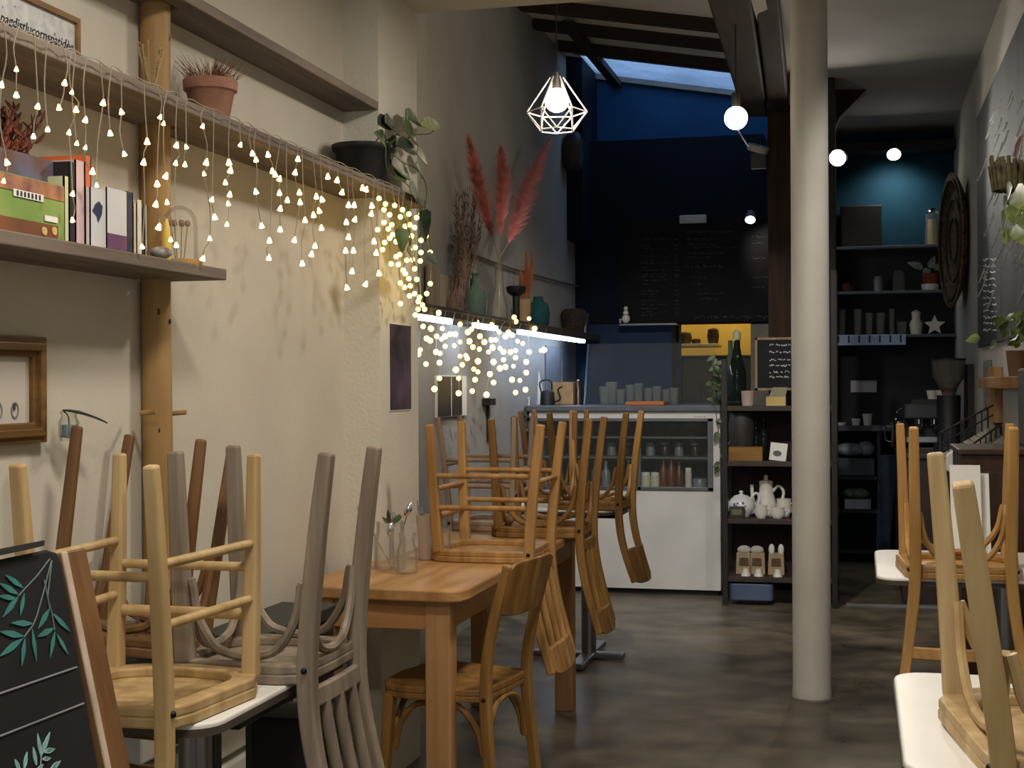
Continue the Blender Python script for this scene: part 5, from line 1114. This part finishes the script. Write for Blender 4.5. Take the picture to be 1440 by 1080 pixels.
zg = PY(1334, 556, 9.5).z; zh = PY(1334, 507, 9.5).z
MB().lathe([(0, 0), (.1, 0), (.09, .03), (.07, .05), (.075, zg-ze), (0, zg-ze)], c, 20, cap=False).build('body', black, t, smooth=True)
MB().lathe([(.04, zg-ze), (.05, zg-ze+.04), (.1, zg-ze+.12), (.105, zh-ze)], c, 22, cap=False).build('hopper', glass('smoky_glass', (176, 174, 164), .04, .2), t, smooth=True)
MB().lathe([(0, zh-ze), (.108, zh-ze), (.108, zh-ze+.012), (0, zh-ze+.012)], c, 22, cap=False).build('lid', black, t, smooth=True)
MB().lathe([(0, zg-ze+.02), (.045, zg-ze+.02), (.07, zg-ze+.09), (0, zg-ze+.09)], c, 18, cap=False).build('beans', mat('coffee_beans', (82, 52, 36), .6, var=.4, scale=60), t, smooth=True)
# ------------------------------------------------------------------ long wall opposite
q0, q1 = PX(1380, 489, XR), PX(1380, 163, XR)
yn = 4.6
t = thing('wall_chalkboard', 'huge chalkboard with feathery white chalk drawing on the long wall', 'chalkboard', (XR, (q0.y+yn)/2, q0.z))
MB().span((XR-.02, yn, q0.z), (XR-.001, q0.y, q1.z)).build('board', mat('slate_painted_glow', (66, 72, 72), .75, scale=1.4, spec=.2, col2=(22, 26, 28), stretch=(1, 2.2, .7)), t)  # lamp glow and chalk smear painted into the board as pale patches
pr = lambda u, v: PX(u, v, XR-.021)
ch = MB()
for i in range(60):
    u = random.uniform(1384, 1445); v = random.uniform(110, 430); L = random.uniform(10, 34); 
    if v < 163-1.9*(u-1380)+14: continue
    ch.tube(smoothpath([pr(u, v), pr(u-L*.16, v+L*.5), pr(u-L*.4, v+L)], 3), random.uniform(.003, .007), 3)
ch.build('chalk_feathers', mat('soft_chalk', (222, 226, 222), .95, var=.2, scale=20), t)
ch = MB()
for v in range(365, 470, 9):
    scrawl(ch, pr, 1383, 1402, v, 2.0, w=.003)
ch.build('lettering', mat('soft_chalk', (222, 226, 222), .95, var=.2, scale=20), t)
# round woven tray
c = PX(1347, 338, XR-.05)
t = thing('woven_tray', 'big round woven tray hung flat on the long wall by the alcove', 'woven tray', (c.x, c.y, c.z-.46))
RM = Matrix.Translation(c) @ Matrix.Rotation(math.radians(7), 4, 'Z') @ Matrix.Rotation(-PI/2, 4, 'Y')
MB().lathe([(0, 0), (.38, 0), (.44, .03), (.46, .05), (.44, .055), (.37, .02), (0, .02)], (0, 0, 0), 40, cap=False, M=RM).build('weave', mat('brown_weave', (112, 90, 62), .9, var=.4, scale=40, bump=.7, bscale=80), t, smooth=True)
for r in (.15, .28, .41): MB().tube([RM @ Vector((math.cos(a)*r, math.sin(a)*r, .03+.02*(r > .4))) for a in [k*2*PI/32 for k in range(33)]], .008, 6).build('coil', mat('dark_coil', (72, 54, 36), .9, var=.3), t, smooth=True)
# planter high on the wall
c = PX(1428, 268, XR-.1)
t = thing('wall_planter', 'olive twig planter high on the chalkboard with variegated leaves spilling over', 'potted plant', c)
MB().lathe([(0, 0), (.06, 0), (.075, .03), (.08, .10), (.074, .10), (0, .09)], c, 18, cap=False).build('pot', mat('olive_bark', (86, 74, 46), .9, var=.3, scale=30, bump=.5), t, smooth=True)
s = MB()
for k in range(26):
    a = k*2*PI/26; p = c+Vector((math.cos(a)*.083, math.sin(a)*.083, .0)); s.tube([p, p+Vector((math.cos(a)*.014, math.sin(a)*.014, random.uniform(.10, .15)))], .008, 5)
s.build('twigs', mat('olive_twig', (92, 84, 52), .9, var=.35, scale=30), t, smooth=True)
MB().leaf(c+Vector((0, 0, .1)), PX(1438, 188, XR-.1), .055, (-.8, -.6, 0), bend=.02).build('brown_spathe', mat('brown_spathe', (140, 98, 72), .7, var=.2), t, smooth=True)
for (b, tp, w) in (((1424, 262), (1410, 288), .08), ((1428, 268), (1440, 290), .08), ((1420, 280), (1408, 306), .08), ((1430, 285), (1424, 315), .085), ((1436, 292), (1450, 322), .09), ((1418, 300), (1404, 334), .08), ((1430, 310), (1438, 342), .085), ((1420, 322), (1412, 345), .06), ((1440, 270), (1455, 300), .09)):
    x = XR-.14+random.uniform(-.03, .03); MB().leaf(PX(*b, x), PX(*tp, x-.02), w, (-.7, -.7, .2), heart=True).build('leaf', mat('variegated_leaf', (150, 158, 96), .5, var=.3, scale=30, col2=(74, 92, 40)), t, smooth=True)
# lower plant on a wooden ledge
l0, l1 = PX(1401, 545, XR-.01), PX(1401, 531, XR-.01)
tag(MB().span((XR-.10, l0.y-1.2, l0.z), (XR-.001, l0.y, l1.z)).build('wall_ledge', wood('ledge_wood', (176, 132, 84), (140, 98, 56), .6, 'y'), bevel=.003), 'small light wooden ledge on the long wall below the chalkboard', 'ledge')
c = PX(1429, 531, XR-.055); c.z = l1.z+.001
t = thing('ledge_plant', 'bushy green plant in a rusty brown pot on the light wooden ledge', 'potted plant', c)
MB().lathe([(0, 0), (.03, 0), (.043, .11), (.039, .11), (0, .1)], c, 18, cap=False).build('pot', mat('rusty_pot', (118, 84, 52), .7, var=.2), t, smooth=True)
for k in range(34):
    a = random.uniform(0, 2*PI); b = c+Vector((0, 0, .11)); e = Vector((math.cos(a)*.6, math.sin(a)*.9, random.uniform(.2, 1.6))).normalized()*random.uniform(.08, .24); m0 = b+e*.7
    m0.x = min(m0.x, XR-.06); tip = b+e+Vector((0, 0, -.03)); tip.x = min(tip.x, XR-.03)
    MB().leaf(m0, tip, .05, (-.6, -.7, .4), heart=True).build('leaf', mat('fresh_leaf', (112, 132, 62), .5, var=.35, scale=25), t, smooth=True)
# frames and strips beside the ledge
for i, (u0, u1, v0, v1, m, lab) in enumerate(((1383, 1390, 506, 590, mat('grey_print', (150, 146, 142), .6, var=.5, scale=18), 'grey printed strip on the long wall near the ledge'), (1395, 1404, 516, 592, wood('strip_wood', (196, 156, 108), (160, 118, 72), .6, 'z'), 'light wooden board standing against the wall beside the ledge'))):
    a, b = PX(u0, v1, XR-.02), PX(u1, v0, XR-.02)
    tag(MB().span((XR-.02-.02*i, b.y, a.z), (XR-.001, a.y, b.z)).build(('printed_strip', 'wooden_board')[i], m, bevel=.002), lab, ('print', 'board')[i])
a, b = PX(1358, 605, XR-.03), PX(1363, 512, XR-.03)
tag(MB().span((XR-.04, b.y, a.z), (XR-.001, a.y, b.z)).build('black_strip', black, bevel=.002), 'tall black strip fixed to the long wall by the grinder', 'strip')
# brown cabinet, rack, menus
cb = thing('brown_cabinet', 'dark brown wooden cabinet against the long wall behind the amber chair', 'cabinet', (.53, 5.75, 0))
bw = wood('dark_walnut', (74, 50, 38), (52, 34, 26), .5, 'z')
zcb = PY(1370, 632, 5.5).z
MB().span((.36, 5.52, 0), (XR-.003, 6.0, zcb-.02)).build('body', bw, cb, bevel=.004); MB().span((.35, 5.5, zcb-.02), (XR-.003, 6.02, zcb)).build('top', bw, cb, bevel=.004)
MB().span((.40, 5.51, .45), (XR-.02, 5.52, zcb-.08)).build('door', bw, cb, bevel=.004)
tr = thing('wire_rack', 'sloping black wire rack with pale pebbles along the long wall, beyond the brown cabinet', 'wire rack', PD(1368, 640, 6.9))
T = [PD(1322, 640, 6.4), PD(1406, 592, 7.4), PD(1414, 606, 7.3), PD(1346, 656, 6.3)]
MB().prism(T, (0, 0, -.012)).build('tray', mat('pale_stone', (190, 184, 168), .8, var=.2, scale=30), tr)
s = MB()
for k in range(10):
    f = k/9; a = T[0].lerp(T[1], f); b = T[3].lerp(T[2], f); s.tube([a+Vector((0, 0, .10)), a, b, b+Vector((0, 0, .05))], .004, 5)
s.tube([T[0]+Vector((0, 0, .1)), T[1]+Vector((0, 0, .1))], .005, 5).tube([T[3]+Vector((0, 0, .05)), T[2]+Vector((0, 0, .05))], .005, 5).tube([T[0]+Vector((0, 0, .05)), T[1]+Vector((0, 0, .05))], .004, 5)
s.build('wire_mesh', black, tr, smooth=True)
tag(MB().prism([PD(1331, 640, 6.0), PD(1343, 632, 6.0), PD(1346, 668, 6.0), PD(1330, 662, 6.0)], (0, .05, 0)).build('crumpled_paper', paper, bevel=.006), 'crumpled white paper at the low end of the wire rack', 'paper')
t = thing('menu_sheets', 'white menu sheets standing on the table beside the amber chair', 'menus', Vector((.36, 5.06, .7505)))
MB().prism([Vector((.315, 5.09, .7505)), Vector((.43, 5.09, .7505)), Vector((.425, 5.12, 1.02)), Vector((.31, 5.12, 1.02))], (0, .006, 0)).build('sheet', paper, t)
MB().prism([Vector((.30, 5.06, .7505)), Vector((.40, 5.06, .7505)), Vector((.395, 5.09, 1.05)), Vector((.295, 5.09, 1.05))], (0, .006, 0)).build('sheet', paper, t)
c = Vector((.60, 4.85, .7505)); tumbler('clear tall glass on the white table beside the amber chair', c, .04, .15)
tag(MB().span((.60, 5.6, zcb+.001), (XR-.004, 5.9, zcb+.3)).build('grey_speaker', mat('speaker_slate', (62, 60, 58), .7), bevel=.01), 'dark grey box standing on the brown cabinet', 'box')
# ------------------------------------------------------------------ folding chalkboard by the entrance
KA = .25; CA = -1.12+KA*1.08
def PA(u, v, off=0): r = ray(u, v); tt = (CA+off-KA*H)/(r.x+KA*r.z); return CAM+r*tt
nA = Vector((1, 0, KA)).normalized()
def edge(uvt, uvb, off, z):
    a, b = PA(*uvt, off), PA(*uvb, off); f = (z-a.z)/(b.z-a.z); return a.lerp(b, f)
ab = thing('folding_chalkboard', 'wood framed folding chalkboard painted with teal leaves beside the white table', 'chalkboard', (-1.0, 1.6, 0))
zt_ = PA(80, 770).z; zlo = .05
yn0 = 1.15
pr0 = edge((84, 772), (139, 1080), 0, zt_); pr1 = edge((84, 772), (139, 1080), 0, zlo)
def onA_(y, z, off=0): return Vector((CA+off-KA*z, y, z))
pa_ = edge((84, 772), (139, 1080), 0, zt_-.025)
MB().prism([onA_(yn0, zlo), pr1, pa_, onA_(pr0.y-.008, zt_-.006), onA_(pr0.y-.03, zt_), onA_(yn0, zt_)], -nA*.018).build('panel', board_black, ab, bevel=.004)
MB().prism([onA_(yn0, zt_+.0), PA(52, 770), PA(53, 762), onA_(yn0, zt_+.012)], nA*.012).build('top_lip', black, ab)
stile = wood('stile_wood', (136, 98, 60), (96, 64, 36), .5, 'z', 7); pale = mat('stile_edge', (196, 176, 156), .7, var=.15, scale=14)
o = -.02
e0t, e0b = edge((86, 784), (147, 1080), o, zt_-.012), edge((86, 784), (147, 1080), o, 0.0)
e1t, e1b = edge((124, 783), (184, 1080), o, zt_-.012), edge((124, 783), (184, 1080), o, 0.0)
MB().prism([e0b, e1b, e1t, e0t], -nA*.03).build('stile', stile, ab, bevel=.003)
MB().prism([e0b+nA*.003, e0b+nA*.003+(e1b-e0b)*.17, e0t+nA*.003+(e1t-e0t)*.22, e0t+nA*.003], -nA*.004).build('edge_strip', pale, ab, bevel=.002)
MB().prism([onA_(yn0, .0, o), Vector((e0b.x, yn0+.06, 0)), Vector((e0t.x, yn0+.06, e0t.z)), onA_(yn0, e0t.z, o)], -nA*.03).build('stile', stile, ab, bevel=.003)
# rear leg frame of the A
for yy in (yn0+.05, e1b.y-.05): MB().prism([Vector((-1.21, yy, zt_-.03)), Vector((-1.185, yy, zt_-.03)), Vector((-1.345, yy, 0)), Vector((-1.37, yy, 0))], (0, .04, 0)).build('rear_leg', stile, ab)
teal = mat('teal_chalk_paint', (50, 120, 112), .8, var=.12, scale=30); stemm = mat('grey_chalk', (110, 124, 122), .9); mint = mat('mint_chalk', (140, 190, 184), .9, var=.1)
def leafA(b, tp, wpx, m, nm='painted_leaf', outline=False):
    B, T_ = PA(*b, .0012), PA(*tp, .0012); ax = T_-B; L = ax.length; ax.normalize(); sd = nA.cross(ax); w = wpx/2*CAMD(B)/FPX
    pr_ = [(0, .0), (.2, .55), (.45, 1), (.7, .7), (1, 0)]
    pts = [B+ax*L*f+sd*w*q for f, q in pr_]+[B+ax*L*f-sd*w*q for f, q in pr_[-2:0:-1]]
    if outline: return MB().tube(pts+[pts[0]], .0009, 4).tube([B, T_], .0006, 4).build(nm, m, ab)
    return MB().prism(pts, nA*.0008).build(nm, m, ab)
def CAMD(p): return (p-CAM).dot(Fw)
for b, tp, w in (((33, 827), (6, 808), 9), ((26, 836), (-2, 820), 10), ((24, 842), (-4, 838), 8), ((26, 838), (3, 869), 9), ((34, 834), (28, 866), 8), ((47, 877), (14, 876), 9), ((34, 895), (-2, 888), 10), ((33, 897), (-2, 924), 10), ((35, 897), (30, 937), 9), ((45, 884), (51, 931), 9), ((70, 855), (53, 885), 9), ((73, 862), (99, 889), 9), ((76, 883), (52, 896), 9), ((77, 888), (70, 926), 8), ((79, 891), (96, 921), 8)):
    leafA(b, tp, w, teal)
s = MB()
for pts in ([(70, 786), (52, 810), (35, 828), (26, 838)], [(72, 790), (62, 830), (52, 866), (46, 880), (34, 896)], [(73, 788), (67, 840), (73, 862), (77, 886)], [(62, 815), (70, 855)]):
    s.tube([PA(*p, .0015) for p in pts], .0009, 4)
s.build('painted_stem', stemm, ab)
for b, tp, w in (((58, 1064), (53, 1032), 6), ((58, 1062), (70, 1030), 6), ((62, 1058), (77, 1053), 6), ((60, 1068), (71, 1066), 5), ((51, 1076), (47, 1051), 6), ((34, 1082), (38, 1058), 6), ((28, 1084), (21, 1068), 6), ((70, 1084), (85, 1070), 6), ((50, 1090), (60, 1075), 6)):
    leafA(b, tp, w, mint, outline=True)
s = MB(); s.tube([PA(56, 1095, .0015), PA(58, 1064, .0015), PA(61, 1045, .0015)], .001, 4); s.tube([PA(-20, 982, .0015), PA(108, 938, .0015)], .0011, 4); s.tube([PA(-20, 1043, .0015), PA(118, 989, .0015)], .0011, 4); s.build('chalk_lines', mat('thin_chalk', (150, 152, 154), .9, var=.2), ab)
# ------------------------------------------------------------------ jars and glasses on the tables
zT = .7505
def onT(u, v): return PZ(u, v, zT)
c = onT(549, 800)
t = thing('cutlery_jar', 'wide clear glass jar holding cutlery on the long wooden table', 'jar', c)
MB().lathe([(0, .002), (.048, 0), (.052, .01), (.052, .10), (.044, .118), (.044, .15), (.041, .15), (.041, .118), (.048, .10), (.048, .012), (0, .01)], c, 24, cap=False).build('jar', clear, t, smooth=True)
cj = c
c = onT(573, 806)
t = thing('glass_bottle_jar', 'small clear screw-top jar in front of the cutlery jar', 'jar', c)
MB().lathe([(0, .002), (.03, 0), (.034, .01), (.034, .07), (.024, .09), (.024, .105), (.027, .107), (.027, .125), (.022, .125), (.02, .09), (.03, .07), (.03, .012), (0, .01)], c, 22, cap=False).build('jar', clear, t, smooth=True)
c = onT(599, 786)
t = thing('paper_cup', 'pale pink tapered cup holding spoons beside the glass jars', 'cup', c)
MB().lathe([(0, .0), (.024, 0), (.026, .07), (.034, .148), (.031, .148), (.022, .005), (0, .005)], c, 22, cap=False).build('cup', mat('pale_pink_cup', (190, 170, 154), .6, var=.05), t, smooth=True)
cc = c
tag(MB().lathe([(0, .001), (.03, 0), (.032, .10), (.029, .10), (.026, .006), (0, .006)], onT(622, 784), 18, cap=False).build('water_glass', clear, smooth=True), 'plain water glass between the pink cup and the upturned honey chair', 'glass')
def utensil(lab, base, tipuv, kind, grp=None):
    d = CAMD(base); tip = PD(*tipuv, d)
    ax = (tip-base).normalized(); t = thing(kind, lab, kind, base, grp)
    MB().tube([base, tip-ax*.035], [.0028, .0022], 6).build('handle', chrome, t, smooth=True)
    b = MB(); 
    M_ = axes(tip-ax*.02, ax, Rt if abs(ax.dot(Rt)) < .9 else Up)
    if kind == 'spoon': b.sphere((0, 0, 0), .02, 12, 8, (1.15, .65, .22)); b.bm.transform(M_)
    else:
        b.box((-.008, 0, 0), (.022, .018, .002))
        for k in (-.007, 0, .007): b.box((.013, k, 0), (.024, .003, .002))
        b.bm.transform(M_)
    b.build('bowl' if kind == 'spoon' else 'tines', chrome, t, smooth=kind == 'spoon')
utensil('spoon leaning out of the cutlery jar towards the wall', cj+Vector((0, 0, .012)), (505, 712), 'spoon')
utensil('fork standing in the cutlery jar, behind the grey chair leg', cj+Vector((.01, 0, .012)), (552, 722), 'fork')
utensil('spoon resting across the cutlery jar with its bowl catching light', cj+Vector((.01, .01, .012)), (576, 708), 'spoon')
utensil('small spoon standing low at the front of the cutlery jar', cj+Vector((.0, -.01, .012)), (549, 736), 'spoon')
utensil('spoon standing in the pale pink cup, bowl up', cc+Vector((0, 0, .008)), (609, 695), 'spoon')
utensil('fork standing in the pale pink cup beside the spoon', cc+Vector((-.006, 0, .008)), (590, 706), 'fork')
t = thing('herb_sprig', 'green herb sprig in the neck of the cutlery jar', 'herb', cj+Vector((0, 0, .14)))
for k in range(6): MB().leaf(cj+Vector((0, 0, .14)), cj+Vector((random.uniform(-.03, .05), random.uniform(-.03, .03), .16+random.uniform(0, .03))), .014, (0, -1, .4)).build('leaf', leaf_m, t, smooth=True)
for i, (u, v, r, h) in enumerate(((150, 905, .03, .12), (186, 900, .03, .13), (178, 930, .027, .09))):
    tumbler(('clear glass under the light wooden chair, next to the chalkboard stile', 'taller clear glass standing under the seat side of the light chair', 'short clear glass in front of the taller one under the light chair')[i], PZ(u, v, .752), r, h)
# ------------------------------------------------------------------ lamps
def pendant(label, u, v, d, r, R, cage=True, strength=60, cordtop=3.5):
    c = PD(u, v, d); t = thing('pendant_lamp', label, 'pendant lamp', c)
    MB().sphere(c, r, 24, 16).build('globe', mat('globe_%d' % strength, (255, 244, 226), .4, emit=strength, ecol=(255, 232, 200), var=0), t, smooth=True)
    MB().lathe([(0, r*.85), (.022, r*.85), (.022, r+.07), (0, r+.07)], c, 14, cap=False).build('socket', mat('dark_socket', (44, 42, 40), .5), t, smooth=True)
    MB().tube([c+Vector((0, 0, r+.06)), Vector((c.x, c.y, cordtop))], .004, 6).build('cord', mat('dark_cord', (40, 38, 36), .7), t)
    if cage:
        s = MB(); zc = -.055
        top = [c+Vector((math.cos(a)*.03, math.sin(a)*.03, r+.05)) for a in [k*PI/3+.2 for k in range(6)]]
        mid = [c+Vector((math.cos(a)*R, math.sin(a)*R, zc+.0)) for a in [k*PI/3+.2 for k in range(6)]]
        bot = [c+Vector((math.cos(a)*R*.6, math.sin(a)*R*.6, zc-.085)) for a in [k*PI/3+.2+PI/6 for k in range(6)]]
        for k in range(6):
            j = (k+1) % 6
            for a, b in ((top[k], mid[k]), (mid[k], mid[j]), (mid[k], bot[k]), (mid[j], bot[k]), (bot[k], bot[j])): s.tube([a, b], .0035, 6)
        s.build('wire_cage', mat('white_wire', (206, 204, 200), .4), t, smooth=True)
    return c
P1 = pendant('geometric wire cage pendant with a glowing white globe in front of the grey wall', 783, 141, 6.6, .056, .14, strength=52, cordtop=roofz(-1.4)-.0)
P2 = pendant('glowing globe pendant hanging by the timber brace', 1035, 166, 7.4, .06, .1, False, strength=22, cordtop=3.2)
tag(MB().tube(smoothpath([P2+Vector((.01, 0, -.06)), PD(1043, 192, 7.5), PD(1052, 206, 7.9)], 5), .004, 6).build('loose_cable', mat('white_wire', (206, 204, 200), .4), smooth=True), 'loose pale cable dangling from the globe by the timber brace', 'cable')
def spot(label, u, v, d, r, aim, strength, name='spotlight', can=mat('spot_grey', (90, 88, 86), .5, .3)):
    c = PD(u, v, d); aim = Vector(aim).normalized(); t = thing(name, label, 'spotlight', c)
    Q = Matrix.Translation(c) @ aim.to_track_quat('Z', 'Y').to_matrix().to_4x4()
    MB().lathe([(r*.6, -r*2.4), (r*1.1, -r*.8), (r*1.15, r*.1), (r*1.02, r*.1), (r*.95, -r*.3)], (0, 0, 0), 20, M=Q).build('can', can, t, smooth=True)
    MB().lathe([(0, 0), (r*.9, 0), (r*.9, -.006), (0, -.006)], (0, 0, 0), 20, cap=False, M=Q).build('lens', mat('spot_lens_%d' % strength, (255, 250, 240), .3, emit=strength, ecol=(255, 246, 230), var=0), t)
    return c
c = spot('brilliant spotlight on the dark upright beside the white column, facing the room', 1178, 222, 8.9, .05, (-.15, -1, -.25), 300)
c = spot('spotlight on the black cornice over the alcove shelves', 1257, 217, 10.5, .05, (0, -1.1, -1), 60)
c = spot('spotlight over the menu board at the end by the timber post', 1055, 309, 10.2, .035, (0, -.9, -1), 60)
MB
t = thing('grey_spot_bracket', 'unlit pale spotlight on the timber post under the globe', 'spotlight', PD(1066, 208, 9.2))
c = PD(1066, 209, 9.2); MB().lathe([(0, -.02), (.07, -.02), (.07, .02), (0, .02)], (0, 0, 0), 18, cap=False, M=Matrix.Translation(c) @ Matrix.Rotation(.25, 4, 'X') @ Matrix.Rotation(.3, 4, 'Y')).build('lamp_head', mat('pale_head', (170, 168, 164), .5), t, smooth=True); MB().span(c+Vector((-.05, .03, -.12)), c+Vector((.05, .1, -.02))).build('body', mat('spot_body', (60, 58, 56), .6), t, bevel=.006)
tag(MB().span(PD(1310, 216, 10.95), PD(1326, 210, 10.97)).build('cornice_plate', paper), 'small white plate at the wall end of the black cornice', 'plate')
# ------------------------------------------------------------------ light and colour
W = bpy.data.worlds.new('dusk'); scene.world = W; W.use_nodes = True
W.node_tree.nodes['Background'].inputs[0].default_value = lin((168, 198, 238)); W.node_tree.nodes['Background'].inputs[1].default_value = 1.9
def area(name, loc, size, power, col, rot=(0, 0, 0)):
    l = bpy.data.lights.new(name, 'AREA'); l.shape = 'DISK'; l.size = size; l.energy = power; l.color = col
    o = bpy.data.objects.new(name, l); COL.objects.link(o); o.location = loc; o.rotation_euler = rot; return o
def spotl(name, loc, target, power, col, angle, size=.06, blend=.5):
    l = bpy.data.lights.new(name, 'SPOT'); l.energy = power; l.color = col; l.spot_size = math.radians(angle); l.spot_blend = blend; l.shadow_soft_size = size
    o = bpy.data.objects.new(name, l); COL.objects.link(o); o.location = loc
    o.rotation_euler = (Vector(target)-Vector(loc)).to_track_quat('-Z', 'Y').to_euler(); return o
warm = (1, .92, .82); neutral = (1, .94, .86)
area('ceiling_downlight', (-.45, .3, ZC-.03), .35, 24, warm)
area('ceiling_downlight', (-.62, 2.1, ZC-.03), .3, 24, warm)
area('ceiling_downlight', (-.30, 4.0, ZC-.03), .25, 25, warm)
o = area('street_window_light', (-.5, -2.4, 1.5), 1.8, 20, (.72, .84, 1.0), (PI/2, 0, 0))
spotl('track_spot', (-.75, 5.3, 3.2), (-1.2, 8.9, .6), 220, neutral, 55)
spotl('track_spot', (.5, 5.2, 3.2), (.1, 8.3, 0), 60, neutral, 55)
spotl('kitchen_lamp', (-1.1, 11.5, 2.8), (-1.1, 12.2, 1.4), 60, (1, .82, .5), 120)
spotl('alcove_spot', PD(1257, 224, 10.7), (.25, YB2, 2.5), 16, neutral, 130, .06, 1.0)
spotl('upright_spot', PD(1182, 226, 8.7), (.7, 6.9, 2.2), 60, neutral, 60)
spotl('menu_spot', PD(1055, 316, 10.15), (-.62, 10.57, 2.3), 6, neutral, 70)
scene.view_settings.view_transform = 'Standard'; scene.view_settings.look = 'None'
scene.view_settings.exposure = 0.0; scene.view_settings.gamma = 1.0; scene.view_settings.use_curve_mapping = False
scene.cycles.use_denoising = True
scene.cycles.max_bounces = 8; scene.cycles.transparent_max_bounces = 24
scene.cycles.sample_clamp_indirect = 6
